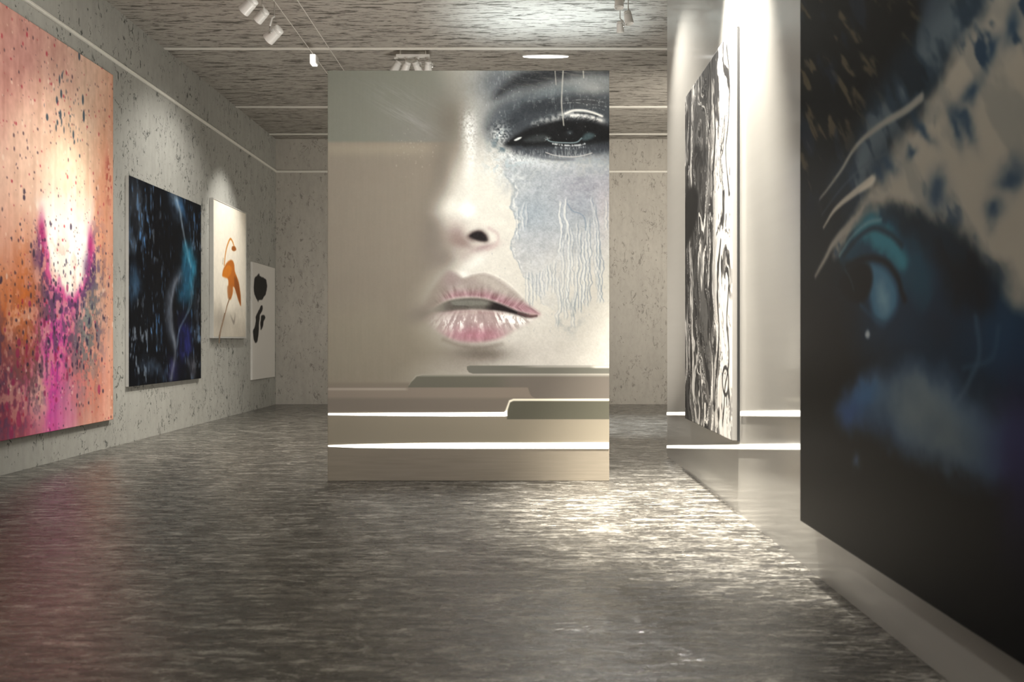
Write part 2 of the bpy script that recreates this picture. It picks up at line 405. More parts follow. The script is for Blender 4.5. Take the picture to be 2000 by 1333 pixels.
def art_pink(nx, ny, ext, X):
    u, z = np.meshgrid(np.linspace(ext[0], ext[1], nx), np.linspace(ext[3], ext[2], ny))
    P = lambda px, py: wall_xy(px, py, X)
    n1 = fbm(u * 2.2, z * 1.6, 3, 5)
    n2 = fbm(u * 9, z * 6, 8, 4)
    n3 = fbm(u * 26, z * 16, 18, 3)
    uu = u + (n1 - .5) * .35 + (n2 - .5) * .12
    zz = z + (n1[::-1] - .5) * .5 + (n2[:, ::-1] - .5) * .18
    c = np.zeros(u.shape + (3,)) + np.array([222, 182, 160]) / 255.
    def b(px, py, ru, rz, col, a=1.0, p=1.0, ang=0):
        nonlocal c
        cu, cz = P(px, py)
        c = mix(c, col, blob(uu, zz, cu, cz, ru, rz, ang, p) * a)
    b(20, 120, .7, .8, (190, 140, 128), .8)
    b(150, 190, .7, .5, (205, 176, 158), .8)
    b(60, 100, .5, .5, (186, 124, 122), .6)
    b(110, 150, .3, .35, (196, 146, 140), .5)
    b(20, 210, .4, .4, (204, 130, 128), .7)
    b(70, 250, .35, .3, (222, 160, 150), .6)
    b(130, 330, .8, .7, (240, 205, 172), .9)
    b(60, 380, .5, .6, (240, 204, 180), .8)
    b(205, 420, .22, 1.2, (222, 150, 116), .8)
    b(10, 470, .3, .5, (224, 176, 156), .9)
    # lower field
    b(60, 640, .9, .7, (212, 140, 124), .8)
    b(30, 600, .36, .42, (224, 120, 50), .95)
    b(48, 560, .2, .5, (214, 132, 96), .8)
    b(55, 660, .2, .3, (232, 128, 30), .8)
    b(100, 640, .36, .42, (150, 92, 128), .8)
    b(140, 620, .32, .36, (196, 84, 150), .85)
    b(172, 640, .24, .60, (140, 132, 118), .92)
    b(165, 540, .2, .4, (150, 128, 116), .8)
    b(8, 800, .45, .5, (104, 64, 92), .95)
    b(40, 820, .4, .35, (170, 62, 84), .8)
    b(10, 720, .3, .35, (150, 76, 92), .8)
    b(95, 700, .26, .5, (226, 70, 168), .85)
    b(100, 765, .2, .5, (240, 40, 186), .95)
    b(125, 790, .24, .35, (222, 130, 190), .8)
    b(75, 750, .1, .4, (238, 206, 176), .8)
    b(150, 740, .35, .4, (214, 120, 130), .8)
    b(190, 770, .4, .5, (218, 136, 116), .85)
    # broken dark drift through the middle
    drift = 0
    for px, py, ru, rz in ((60, 640, .4, .5), (110, 560, .25, .6), (150, 620, .4, .5), (15, 780, .4, .4), (185, 560, .2, .6), (40, 700, .3, .3)):
        cu, cz = P(px, py)
        drift = drift + blob(u, z, cu, cz, ru, rz)
    drift = np.clip(drift, 0, 1)
    c = mix(c, (84, 62, 92), drift * sm(.44, .64, n2 * .35 + n3 * .65) * .8)
    c = mix(c, (120, 128, 122), blob(u, z, *P(170, 630), .24, .62) * sm(.40, .52, n3) * .85)
    c = mix(c, (112, 120, 118), blob(u, z, *P(100, 520), .16, .4) * sm(.46, .56, n3) * .6)
    c = mix(c, (232, 122, 40), blob(u, z, *P(50, 610), .2, .5) * sm(.44, .62, n3 * .6 + n2 * .4) * .8)
    c = mix(c, (240, 190, 170), drift * sm(.46, .32, n2 * .45 + n3 * .55) * .55)
    # the white tongue with its magenta rim
    pts = [P(*q) for q in ((74, 380), (176, 380), (178, 460), (172, 520), (158, 562), (140, 582), (124, 578), (106, 548), (92, 500), (86, 450))]
    sd = sdist(u + (n2 - .5) * .12 + (n3 - .5) * .05, z + (n2 - .5) * .14, pts)
    below = sm(P(120, 425)[1], P(120, 500)[1], z)
    c = mix(c, (214, 60, 140), np.exp(-((sd - .01) / .05) ** 2) * below * .8)
    c = mix(c, (92, 50, 96), np.exp(-((sd - .10) / .07) ** 2) * below * sm(.45, .6, n3) * .8)
    c = mix(c, (250, 240, 226), sm(.05, -.09, sd) * sm(P(120, 330)[1], P(120, 470)[1], z))
    c = mix(c, (244, 196, 180), sm(.02, -.05, sd) * sm(.54, .64, n2) * below * .6)
    for px, py, s in ((82, 452, .16), (176, 478, .16)):
        cu, cz = P(px, py)
        c = mix(c, (158, 28, 96), blob(u, z, cu, cz, .05, s) * .85)
        c = mix(c, (80, 44, 96), blob(u, z, cu - .06, cz - .22, .07, .12) * .6)
    # dry vertical streaking
    st = fbm(u * 22, z * 1.6, 40, 3)
    c = c + (st - .5)[..., None] * .10 + (n3 - .5)[..., None] * .10
    # rust along the right edge
    cu, cz = P(212, 350)
    c = mix(c, (150, 52, 44), blob(u, z, cu, cz, .06, .24) * sm(.42, .6, n3) * .9)
    c = mix(c, (202, 128, 96), sm(ext[1] - .10, ext[1], u) * .4)
    # spatter
    c = mix(c, (70, 48, 62), dots(u, z, 620, 11, .003, .012, 1.2) * .75)
    c = mix(c, (176, 46, 66), dots(u, z, 360, 12, .003, .014, 1.2) * .75)
    c = mix(c, (250, 226, 206), dots(u, z, 260, 14, .004, .016, 1.3) * .55)
    def near(px, py, su, sz):
        cu, cz = P(px, py)
        return lambda r: (r.normal(cu, su), r.normal(cz, sz))
    c = mix(c, (44, 66, 84), dots(u, z, 60, 13, .004, .020, 2.0, near(130, 205, .16, .26)) * .85)
    c = mix(c, (56, 44, 66), dots(u, z, 260, 15, .004, .018, 1.4, near(100, 590, .5, .42)) * .85)
    c = mix(c, (46, 40, 70), dots(u, z, 160, 25, .004, .018, 1.4, near(150, 640, .3, .3)) * .8)
    c = mix(c, (160, 40, 90), dots(u, z, 120, 19, .006, .03, 1.5, near(60, 740, .5, .4)) * .7)
    return np.clip(c, 0, 1)


def art_blue(nx, ny, ext, X):
    u, z = np.meshgrid(np.linspace(ext[0], ext[1], nx), np.linspace(ext[3], ext[2], ny))
    P = lambda px, py: wall_xy(px, py, X)
    n1 = fbm(u * 3, z * 2.4, 5, 4)
    n2 = fbm(u * 15, z * 3.4, 9, 4)
    n3 = fbm(u * 30, z * 9, 12, 3)
    n4 = fbm(u * 6, z * 6, 14, 4)
    c = np.zeros(u.shape + (3,)) + np.array([9, 12, 18]) / 255.
    left = sm(9.9, 9.0, u) + .7 * sm(10.1, 10.6, u)
    c = mix(c, (48, 58, 70), sm(.55, .70, n2 * .6 + n1 * .4) * left * .8)
    c = mix(c, (70, 112, 160), sm(.57, .68, n2 * .5 + n3 * .5) * sm(.48, .62, n1) * left * .95)
    c = mix(c, (112, 122, 134), sm(.60, .72, n3 * .6 + n4 * .4) * sm(.45, .6, n1[::-1]) * left * .7)
    def b(px, py, ru, rz, col, a, ang=0):
        nonlocal c
        cu, cz = P(px, py)
        c = mix(c, col, blob(u + (n4 - .5) * .3, z + (n1 - .5) * .5, cu, cz, ru, rz, ang) * a)
    b(262, 385, .2, .25, (70, 76, 84), .6)
    b(345, 392, .14, .14, (142, 150, 156), .8)
    b(352, 402, .22, .12, (52, 96, 140), .7)
    b(372, 525, .22, .30, (46, 128, 158), .85)
    b(362, 545, .16, .22, (38, 92, 124), .8)
    b(258, 470, .10, .12, (104, 122, 142), .6)
    b(262, 560, .12, .2, (80, 122, 160), .55)
    b(362, 660, .18, .24, (38, 42, 110), .8)
    b(338, 720, .16, .14, (46, 44, 92), .6)
    b(385, 620, .08, .25, (66, 72, 84), .6)
    b(378, 720, .12, .12, (78, 78, 86), .7)
    b(300, 725, .3, .08, (60, 74, 92), .6)
    def s(pts, w, soft, col, a, w1=None):
        nonlocal c
        q = [P(*p) for p in pts]
        c = mix(c, col, stroke(u + (n4 - .5) * .05, z, q, w, soft, w1) * a)
    s([(346, 392), (352, 420), (358, 455), (366, 490), (372, 520)], .018, .07, (150, 166, 180), .75)
    s([(362, 480), (370, 505), (376, 530), (372, 560)], .04, .16, (66, 150, 186), .7)
    s([(352, 535), (336, 565), (328, 600), (332, 640), (340, 670)], .05, .24, (112, 122, 138), .65)
    s([(345, 545), (334, 590), (336, 640), (342, 690), (334, 740)], .018, .12, (150, 158, 172), .6)
    s([(376, 570), (372, 600), (352, 640), (345, 680)], .012, .06, (120, 142, 164), .6)
    s([(382, 520), (378, 560), (366, 610)], .01, .05, (96, 128, 152), .5)
    c = mix(c, (120, 150, 190), dots(u, z, 120, 3, .004, .012, 4.5) * .5)
    c = c * (.75 + .5 * n3)[..., None]
    return np.clip(c, 0, 1)


def art_flower(nx, ny, ext, X):
    u, z = np.meshgrid(np.linspace(ext[0], ext[1], nx), np.linspace(ext[3], ext[2], ny))
    P = lambda px, py: wall_xy(px, py, X)
    n1 = fbm(u * 6, z * 5, 5, 4)
    n2 = fbm(u * 30, z * 20, 7, 3)
    c = np.zeros(u.shape + (3,)) + np.array([232, 224, 208]) / 255.
    c = mix(c, (176, 168, 154), sm(1.75, 1.2, z + (n1 - .5) * .4) * .75)
    c = mix(c, (150, 142, 132), blob(u, z, *P(430, 625), .28, .16) * .5)
    def r(pts, col, soft=.015, a=1.0):
        nonlocal c
        c = mix(c, col, region(u + (n1 - .5) * .04, z, [P(*p) for p in pts], soft) * a)
    def s(pts, w, col, w1=None, a=1.0, soft=.012):
        nonlocal c
        c = mix(c, col, stroke(u, z, [P(*p) for p in pts], w, soft, w1) * a)
    s([(438, 518), (441, 492), (446, 474), (450, 467), (454, 472), (458, 484)], .016, (198, 132, 52))
    r([(454, 482), (459, 482), (461, 488), (457, 491), (453, 488)], (150, 86, 34), .012)
    s([(436, 505), (435, 516)], .006, (120, 92, 60))
    r([(434, 538), (437, 524), (444, 512), (452, 508), (457, 516), (459, 532), (466, 552), (470, 580), (470, 598), (464, 582), (459, 566), (456, 562), (454, 576), (450, 586), (446, 572), (446, 548), (440, 541)], (184, 104, 34), .018)
    r([(434, 538), (438, 526), (446, 518), (452, 524), (450, 536), (444, 543), (438, 542)], (206, 122, 34), .02, .85)
    r([(458, 540), (466, 556), (470, 594), (463, 578), (458, 562)], (132, 72, 30), .03, .8)
    r([(444, 560), (452, 562), (452, 578), (446, 584)], (170, 112, 66), .02, .8)
    r([(455, 560), (459, 566), (460, 576), (456, 572)], (226, 208, 184), .012, .9)
    s([(449, 582), (444, 596), (440, 612), (434, 636), (428, 658)], .014, (128, 92, 58), .009)
    r([(450, 616), (454, 630), (457, 634), (459, 622), (459, 612), (456, 626)], (120, 112, 104), .02, .7)
    s([(431, 618), (436, 630)], .02, (168, 160, 150), None, .5, .05)
    c = c * (.97 + .06 * n2)[..., None]
    return np.clip(c, 0, 1)


def art_ink(nx, ny, ext, X):
    u, z = np.meshgrid(np.linspace(ext[0], ext[1], nx), np.linspace(ext[3], ext[2], ny))
    P = lambda px, py: wall_xy(px, py, X)
    n1 = fbm(u * 8, z * 8, 5, 4)
    c = np.zeros(u.shape + (3,)) + np.array([206, 203, 197]) / 255.
    def r(pts):
        nonlocal c
        c = mix(c, (26, 25, 25), region(u + (n1 - .5) * .06, z + (n1[::-1] - .5) * .03, [P(*p) for p in pts], .014))
    r([(497, 546), (501, 540), (506, 536), (508, 541), (514, 542), (520, 548), (522, 560), (519, 574), (513, 584), (506, 586), (504, 590), (499, 580), (496, 566)])
    r([(507, 603), (510, 597), (513, 598), (513, 606), (510, 612), (508, 618), (506, 634), (505, 650), (503, 664), (499, 670), (495, 660), (495, 646), (499, 632), (500, 618)])
    r([(511, 618), (515, 616), (518, 621), (515, 628), (513, 638), (509, 644), (509, 630)])
    return np.clip(c, 0, 1)


def art_marble(nx, ny, ext, X):
    # ext runs far edge -> near edge
    u, z = np.meshgrid(np.linspace(ext[0], ext[1], nx), np.linspace(ext[3], ext[2], ny))
    P = lambda px, py: wall_xy(px, py, X)
    n1 = fbm(u * 2.2, z * 1.3, 5, 4)
    n2 = fbm(u * 6.0, z * 3.0, 15, 4)
    uw = u + (n1 - .5) * .55 + (n2 - .5) * .20
    zw = z + (n2 - .5) * .5 + (n1 - .5) * .5
    a = fbm(uw * 10.0, zw * 2.0, 25, 5)
    b = fbm(uw * 18, zw * 3.2, 35, 4)
    e = fbm(uw * 30, zw * 5, 65, 3)
    far = sm(ext[1] + .05, ext[0] - .60, u)          # 1 at the far edge
    mid = blob(u, z, ext[0] - .3, 1.9, .75, .9)
    c = np.zeros(u.shape + (3,)) + np.array([206, 203, 197]) / 255.
    c = mix(c, (160, 156, 150), sm(.40, .60, b) * (.2 + .7 * far))
    dens = .365 + .22 * far + .06 * mid
    dark = sm(.020, -.02, a - dens)
    c = mix(c, (28, 27, 27), dark * .96)
    c = mix(c, (112, 109, 105), dark * sm(.50, .66, e) * .75)
    c = mix(c, (200, 197, 191), dark * sm(.60, .68, b) * .75)
    rid = np.abs(fbm(uw * 8.0, zw * 1.5, 45, 3) - .5)
    c = mix(c, (24, 23, 23), sm(.034, .010, rid) * (.2 + .8 * sm(.42, .52, n2)) * (.45 + .55 * far))
    rid2 = np.abs(fbm(uw * 15 + 4, zw * 2.4, 55, 3) - .5)
    c = mix(c, (40, 39, 38), sm(.026, .008, rid2) * .75 * sm(.42, .52, n1))
    c = mix(c, (214, 211, 204), sm(.60, .70, fbm(uw * 12 + 9, zw * 2.2, 75, 3)) * far * .9)
    rid3 = np.abs(a - .52)
    c = mix(c, (238, 235, 229), sm(.016, .004, rid3) * far * .9)
    c = mix(c, (44, 43, 42), sm(.30, .85, far) * sm(.40, .56, b) * .75)
    # marks that can be told apart
    c = mix(c, (22, 21, 21), region(uw * .3 + u * .7, z, [P(*q) for q in ((1338, 400), (1344, 372), (1357, 362), (1365, 378), (1364, 410), (1358, 440), (1346, 470), (1338, 480))], .03) * .95)
    for pts, w in (([(1397, 80), (1396, 180), (1398, 260), (1394, 330)], .020), ([(1420, 90), (1424, 150), (1422, 230), (1419, 300), (1424, 380)], .012),
                   ([(1408, 470), (1402, 560), (1404, 650), (1398, 740), (1394, 800)], .016), ([(1425, 560), (1420, 640), (1423, 700), (1416, 770), (1410, 830)], .012),
                   ([(1385, 130), (1388, 200), (1384, 250)], .020)):
        q = [P(*p) for p in pts]
        c = mix(c, (24, 23, 23), stroke(u + (n2 - .5) * .10, z, q, w, .018) * .95)
    ring = P(1417, 745)
    dd = np.hypot((u - ring[0]) / .08, (z - ring[1]) / .09)
    c = mix(c, (30, 29, 29), sm(.22, .08, np.abs(dd - 1)) * .9)
    c = mix(c, (26, 25, 25), dots(u, z, 60, 4, .008, .03, 2.2) * .9)
    # bare strip near the lower near corner and along the near edge
    c = mix(c, (214, 211, 205), sm(.05, .0, u - ext[1] - .02) * .6)
    return np.clip(c, 0, 1)


def art_eye(nx, ny, ext, X):
    u, z = np.meshgrid(np.linspace(ext[0], ext[1], nx), np.linspace(ext[3], ext[2], ny))
    P = lambda px, py: wall_xy(px, py, X)
    n1 = fbm(u * 3, z * 3, 5, 5)
    n2 = fbm((u - z * .8) * 7, (u * .8 + z) * 2.6, 15, 4)
    n3 = fbm((u - z * .7) * 20, (u * .7 + z) * 7, 19, 3)
    n4 = fbm(u * 10, z * 10, 23, 4)
    uw = u + (n1 - .5) * .12 + (n4 - .5) * .05
    zw = z + (n1[::-1] - .5) * .12 + (n4[:, ::-1] - .5) * .06
    c = np.zeros(u.shape + (3,)) + np.array([15, 16, 17]) / 255.
    K = (156, 150, 138)
    def r(pts, col, soft, a=1.0):
        nonlocal c
        c = mix(c, col, region(uw, zw, [P(*p) for p in pts], soft) * a)
    def rp(pts, col, soft, a=1.0):
        nonlocal c
        c = mix(c, col, region(u, z, [P(*p) for p in pts], soft) * a)
    def s(pts, w, soft, col, a, w1=None):
        nonlocal c
        c = mix(c, col, stroke(u + (n4 - .5) * .02, z, [P(*p) for p in pts], w, soft, w1) * a)
    def b(px, py, ru, rz, col, a, ang=0):
        nonlocal c
        cu, cz = P(px, py)
        c = mix(c, col, blob(uw, zw, cu, cz, ru, rz, ang) * a)
    # deep blue lower half
    r([(1640, 480), (1700, 410), (1820, 460), (2020, 560), (2200, 600), (2200, 820), (1990, 760), (1820, 770), (1720, 720), (1660, 640)], (12, 42, 66), .16, .95)
    b(1640, 560, .22, .22, (10, 16, 22), .8)
    b(1960, 640, .14, .16, (16, 54, 84), .8)
    b(1840, 640, .16, .10, (14, 32, 50), .7)
    # smoky teal strands between the dark corner and the pale sweep
    band = region(uw, zw, [P(*p) for p in ((1625, 360), (1700, 215), (1780, 90), (1830, -20), (1960, -80), (1960, 10), (1880, 130), (1800, 225), (1720, 330), (1670, 400))], .12)
    c = mix(c, (44, 62, 78), band * .85)
    c = mix(c, (96, 108, 114), band * sm(.52, .66, n2) * .75)
    c = mix(c, (18, 26, 34), band * sm(.48, .36, n2) * .7)
    # pale sweep
    edge = [(1625, 492), (1655, 440), (1695, 388), (1722, 350), (1765, 275), (1800, 225), (1860, 130), (1915, 40), (1965, -50), (2300, -120), (2300, 720), (2080, 640), (2000, 590), (1955, 530),
            (1905, 470), (1880, 446), (1830, 430), (1780, 414), (1740, 414), (1700, 426), (1660, 455), (1630, 505)]
    pale = region(uw, zw, [P(*p) for p in edge], .045)
    c = mix(c, K, pale)
    c = mix(c, (120, 122, 118), pale * sm(.50, .64, n2) * .55)
    c = mix(c, (28, 50, 72), pale * sm(.60, .69, n3 * .5 + n2 * .5) * sm(.42, .58, n1) * .9)
    for px, py, ru, rz, ang in ((1902, 195, .05, .03, 0), (1885, 240, .08, .022, 40), (1870, 255, .05, .02, 60), (1965, 80, .04, .05, 0), (1740, 325, .07, .03, 30), (1832, 378, .07, .05, 30),
                                (1800, 250, .10, .022, 40), (1985, 330, .07, .04, 0), (1945, 400, .04, .03, 0), (1720, 340, .06, .03, 30), (1930, 120, .03, .05, 0), (1780, 300, .03, .02, 0)):
        b(px, py, ru, rz, (34, 58, 80), .9, ang)
    # thin strands drawn over the dark
    s([(1600, 390), (1622, 362), (1645, 330), (1665, 296), (1690, 268), (1730, 238), (1768, 216), (1800, 190)], .006, .018, (140, 138, 130), .95, .016)
    s([(1605, 420), (1640, 372), (1690, 322), (1730, 300)], .004, .02, (70, 82, 90), .7)
    s([(1608, 445), (1630, 410), (1662, 382), (1702, 352)], .006, .016, (176, 168, 154), .95, .018)
    rp([(1680, 372), (1698, 352), (1708, 342), (1710, 352), (1700, 366)], (196, 188, 172), .016, .95)
    s([(1592, 540), (1612, 505), (1634, 468), (1670, 436), (1710, 420)], .008, .03, (150, 144, 134), .95, .030)
    # dark clots under the sweep
    r([(1830, 470), (1878, 450), (1905, 475), (1930, 525), (1935, 575), (1885, 590), (1850, 560), (1835, 520)], (8, 16, 24), .06, .9)
    under = region(uw, zw, [P(*p) for p in ((1740, 420), (1830, 430), (1900, 470), (1880, 500), (1800, 480), (1745, 450))], .05)
    c = mix(c, (12, 30, 44), under * sm(.46, .56, n3) * .85)
    # teal lid
    r([(1640, 520), (1660, 468), (1700, 432), (1745, 444), (1790, 480), (1815, 530), (1810, 580), (1770, 570), (1720, 510)], (16, 62, 82), .05, .95)
    r([(1668, 470), (1705, 442), (1740, 462), (1768, 500), (1760, 530), (1728, 510), (1696, 486)], (50, 124, 140), .035, .9)
    s([(1648, 500), (1672, 468), (1705, 446), (1738, 458), (1760, 480)], .010, .03, (12, 28, 40), .85)
    s([(1640, 500), (1664, 462), (1694, 436), (1720, 430)], .006, .02, (120, 150, 156), .7)
    # eye
    rp([(1688, 514), (1712, 514), (1736, 532), (1752, 566), (1750, 604), (1728, 628), (1708, 622), (1698, 580)], (64, 112, 140), .03, .95)
    b(1728, 588, .04, .06, (118, 156, 172), .8)
    rp([(1640, 548), (1668, 518), (1694, 514), (1704, 540), (1698, 572), (1682, 590), (1660, 586), (1645, 570)], (5, 6, 8), .02)
    s([(1655, 520), (1690, 506), (1725, 510), (1752, 540), (1766, 585)], .012, .03, (6, 12, 18), .95)
    s([(1652, 528), (1662, 545), (1668, 566)], .004, .02, (60, 72, 82), .7)
    s([(1680, 596), (1700, 616), (1726, 634)], .008, .03, (34, 70, 92), .7)
    rp([(1690, 652), (1695, 645), (1699, 653), (1696, 661), (1691, 659)], (176, 184, 190), .010, .95)
    # the pale blue lower shape
    low = region(uw, zw, [P(*p) for p in ((1632, 792), (1655, 755), (1700, 736), (1760, 728), (1860, 735), (1900, 765), (1960, 800), (2100, 830), (2100, 960), (1940, 935), (1860, 915), (1780, 892), (1700, 855), (1655, 825))], .07)
    c = mix(c, (44, 72, 104), low)
    c = mix(c, (110, 124, 130), low * np.clip(blob(uw, zw, *P(1790, 795), .34, .12) * 1.1, 0, 1) * .9)
    c = mix(c, (96, 108, 112), low * blob(uw, zw, *P(1850, 865), .22, .10) * .8)
    c = mix(c, (58, 104, 150), low * blob(uw, zw, *P(1690, 770), .14, .06) * .8)
    c = mix(c, (48, 80, 136), low * blob(uw, zw, *P(1660, 800), .12, .07) * .7)
    c = mix(c, (30, 52, 76), low * sm(.45, .75, n1) * .35)
    b(2000, 900, .12, .20, (44, 34, 84), .7)
    b(2060, 980, .2, .2, (24, 24, 56), .7)
    b(1678, 906, .025, .03, (70, 94, 124), .8)
    s([(1905, 620), (1912, 690), (1890, 750), (1865, 790)], .006, .03, (86, 106, 124), .6)
    s([(1950, 640), (1935, 700), (1880, 720)], .004, .03, (60, 90, 112), .5)
    # gold flecks in the dark upper corner
    g = fbm((u - z * 1.1) * 16, (u + z * .9) * 3.6, 29, 4)
    corner = region(u, z, [P(*p) for p in ((1545, -100), (1830, -100), (1790, 60), (1690, 220), (1545, 420))], .15)
    c = mix(c, (98, 88, 66), sm(.60, .74, g) * corner * .7)
    c = mix(c, (28, 38, 54), sm(.55, .68, n2) * corner * .6)
    return np.clip(c * (.94 + .12 * n1)[..., None], 0, 1)


def to_linear(c):
    return np.where(c <= .04045, c / 12.92, ((c + .055) / 1.055) ** 2.4)


# canvas extents in metres: near edge, far edge (depth from the camera), bottom, top
X_LEFT, X_RIGHT = -4.235, 1.375
FACE_PINK, EXT_PINK = -4.195, (5.9, 8.40, .287, 3.82)
FACE_BLUE, EXT_BLUE = -4.195, (8.74, 10.70, .603, 2.862)
FACE_FLOWER, EXT_FLOWER = -4.185, (11.10, 12.40, 1.15, 3.015)
FACE_INK, EXT_INK = -4.205, (12.76, 13.93, .478, 2.325)
FACE_MARBLE, EXT_MARBLE = 1.330, (6.69, 5.20, .463, 3.08)
FACE_EYE, EXT_EYE = 1.310, (3.86, 1.55, .25, 3.35)
# ---------------------------------------------------------------- ART-END

# ================================================================ SCENE
scene = bpy.context.scene
COL = scene.collection
PI = math.pi
CEIL_Z = 4.56
BACK_Y = 14.08
rnd = random.Random(5)


# ---------------------------------------------------------------- materials
class Nodes:
    def __init__(self, name):
        self.m = bpy.data.materials.new(name)
        self.m.use_nodes = True
        self.t = self.m.node_tree
        self.b = self.t.nodes['Principled BSDF']

    def n(self, kind, **kw):
        x = self.t.nodes.new(kind)
        for k, v in kw.items():
            if k.startswith('i_'):
                x.inputs[k[2:].replace('_', ' ')].default_value = v
            else:
                setattr(x, k, v)
        return x

    def l(self, a, b):
        self.t.links.new(a, b)

    def coords(self, scale, kind='Object', rot=(0, 0, 0), loc=(0, 0, 0)):
        tc = self.n('ShaderNodeTexCoord')
        mp = self.n('ShaderNodeMapping')
        mp.inputs['Scale'].default_value = scale
        mp.inputs['Rotation'].default_value = rot
        mp.inputs['Location'].default_value = loc
        self.l(tc.outputs[kind], mp.inputs['Vector'])
        return mp.outputs['Vector']

    def noise(self, vec, scale, detail=4, rough=.55, dist=0.0):
        x = self.n('ShaderNodeTexNoise')
        x.inputs['Scale'].default_value = scale
        x.inputs['Detail'].default_value = detail
        x.inputs['Roughness'].default_value = rough
        x.inputs['Distortion'].default_value = dist
        self.l(vec, x.inputs['Vector'])
        return x.outputs['Fac']

    def ramp(self, fac, stops):
        x = self.n('ShaderNodeValToRGB')
        e = x.color_ramp.elements
        while len(e) < len(stops):
            e.new(.5)
        for el, (p, c) in zip(e, stops):
            el.position = p
            el.color = c if len(c) == 4 else (*c, 1)
        self.l(fac, x.inputs['Fac'])
        return x.outputs['Color']

    def rng(self, v, a, b, c=0.0, d=1.0):
        x = self.n('ShaderNodeMapRange', interpolation_type='SMOOTHSTEP')
        for i, q in zip(('From Min', 'From Max', 'To Min', 'To Max'), (a, b, c, d)):
            x.inputs[i].default_value = q
        self.l(v, x.inputs['Value'])
        return x.outputs['Result']

    def math(self, op, a, b=None):
        x = self.n('ShaderNodeMath', operation=op)
        for i, q in enumerate((a, b)):
            if q is None:
                continue
            if isinstance(q, (int, float)):
                x.inputs[i].default_value = q
            else:
                self.l(q, x.inputs[i])
        return x.outputs[0]

    def mixc(self, fac, a, b, blend='MIX'):
        x = self.n('ShaderNodeMix', data_type='RGBA', blend_type=blend)
        ins = [i for i in x.inputs if i.enabled]
        for i, q in zip((x.inputs[0], x.inputs[6], x.inputs[7]), (fac, a, b)):
            if isinstance(q, (int, float)):
                i.default_value = q
            elif isinstance(q, tuple):
                i.default_value = q if len(q) == 4 else (*q, 1)
            else:
                self.l(q, i)
        return x.outputs[2]

    def bump(self, h, strength, dist=.01):
        x = self.n('ShaderNodeBump')
        x.inputs['Strength'].default_value = strength
        x.inputs['Distance'].default_value = dist
        self.l(h, x.inputs['Height'])
        self.l(x.outputs['Normal'], self.b.inputs['Normal'])

    def put(self, **kw):
        for k, v in kw.items():
            i = self.b.inputs[k.replace('_', ' ')]
            if isinstance(v, tuple):
                i.default_value = v if len(v) == 4 else (*v, 1)
            elif isinstance(v, (int, float)):
                i.default_value = v
            else:
                self.l(v, i)
        return self.m


def plain(name, col, rough=.5, metal=0.0, spec=.5, grain=.06, gscale=18.0):
    """Simple procedural surface: one colour with a faint grain."""
    k = Nodes(name)
    v = k.coords((1, 1, 1))
    f = k.noise(v, gscale, 3)
    lo = tuple(max(0, c * (1 - grain)) for c in col)
    hi = tuple(min(1, c * (1 + grain)) for c in col)
    c = k.mixc(f, lo, hi)
    return k.put(Base_Color=c, Roughness=rough, Metallic=metal, Specular_IOR_Level=spec)


def concrete(name, base, dark, long_axis, seed, marks=1.0):
    """Board-cast concrete: scratches and pits drawn out along one axis (0 x, 1 y, 2 z)."""
    k = Nodes(name)
    s = [1.0, 1.0, 1.0]
    s[long_axis] = .5
    loc = (seed * 3.1, seed * 1.7, seed * 2.3)
    v = k.coords(tuple(s), loc=loc)
    v1 = k.coords((1, 1, 1), loc=loc)
    cloud = k.noise(v1, .9, 4)
    grain = k.noise(v, 16, 6, .65)
    st = [3.0, 3.0, 3.0]
    st[long_axis] = .35
    streak = k.noise(k.coords(tuple(st), loc=loc), 3.0, 5, .6)
    # crooked scratches: thin level lines of a noise, kept only in places
    ln = k.noise(v, 8.5, 3, .6, .8)
    line = k.rng(k.math('ABSOLUTE', k.math('SUBTRACT', ln, .5)), .020, .008)
    keep = k.rng(k.noise(v1, 3.0, 3), .44, .54)
    keep2 = k.rng(k.noise(v, 13.0, 2), .45, .53)
    line = k.math('MULTIPLY', k.math('MULTIPLY', line, keep), keep2)
    # pits
    pit = k.rng(k.noise(v, 27.0, 2, .5, .3), .69, .73)
    pit2 = k.rng(k.noise(v, 50.0, 2, .5), .70, .75)
    m = k.math('MAXIMUM', line, k.math('MAXIMUM', pit, k.math('MULTIPLY', pit2, .8)))
    m = k.math('MULTIPLY', m, marks)
    lo = tuple(c * .80 for c in base)
    hi = tuple(c * 1.14 for c in base)
    c = k.mixc(cloud, lo, hi)
    c = k.mixc(k.rng(streak, .35, .7, 0, .30), c, tuple(q * .72 for q in base))
    c = k.mixc(k.rng(grain, .40, .68, 0, .28), c, tuple(q * .66 for q in base))
    c = k.mixc(k.math('MULTIPLY', m, .85), c, dark)
    k.bump(k.math('SUBTRACT', k.math('MULTIPLY', grain, .35), m), .5, .006)
    return k.put(Base_Color=c, Roughness=.75, Specular_IOR_Level=.25)


def streaked_ceiling(name, base, dark):
    k = Nodes(name)
    a = k.noise(k.coords((2.0, 17, 8)), 1.35, 5, .64, .5)
    b = k.noise(k.coords((4.4, 30, 8), loc=(4, 2, 0)), 1.5, 4, .62, .4)
    cloud = k.noise(k.coords((.5, 1.4, 1)), 1.6, 4)
    fine = k.noise(k.coords((5, 26, 8)), 2.0, 5, .65)
    m = k.math('MAXIMUM', k.rng(a, .555, .61), k.math('MULTIPLY', k.rng(b, .565, .62), .95))
    c = k.mixc(cloud, tuple(q * .85 for q in base), tuple(q * 1.12 for q in base))
    c = k.mixc(k.rng(fine, .42, .7, 0, .45), c, tuple(q * .6 for q in base))
    c = k.mixc(k.math('MULTIPLY', m, .85), c, dark)
    k.bump(k.math('SUBTRACT', k.math('MULTIPLY', fine, .4), m), .5, .006)
    return k.put(Base_Color=c, Roughness=.7, Specular_IOR_Level=.25)


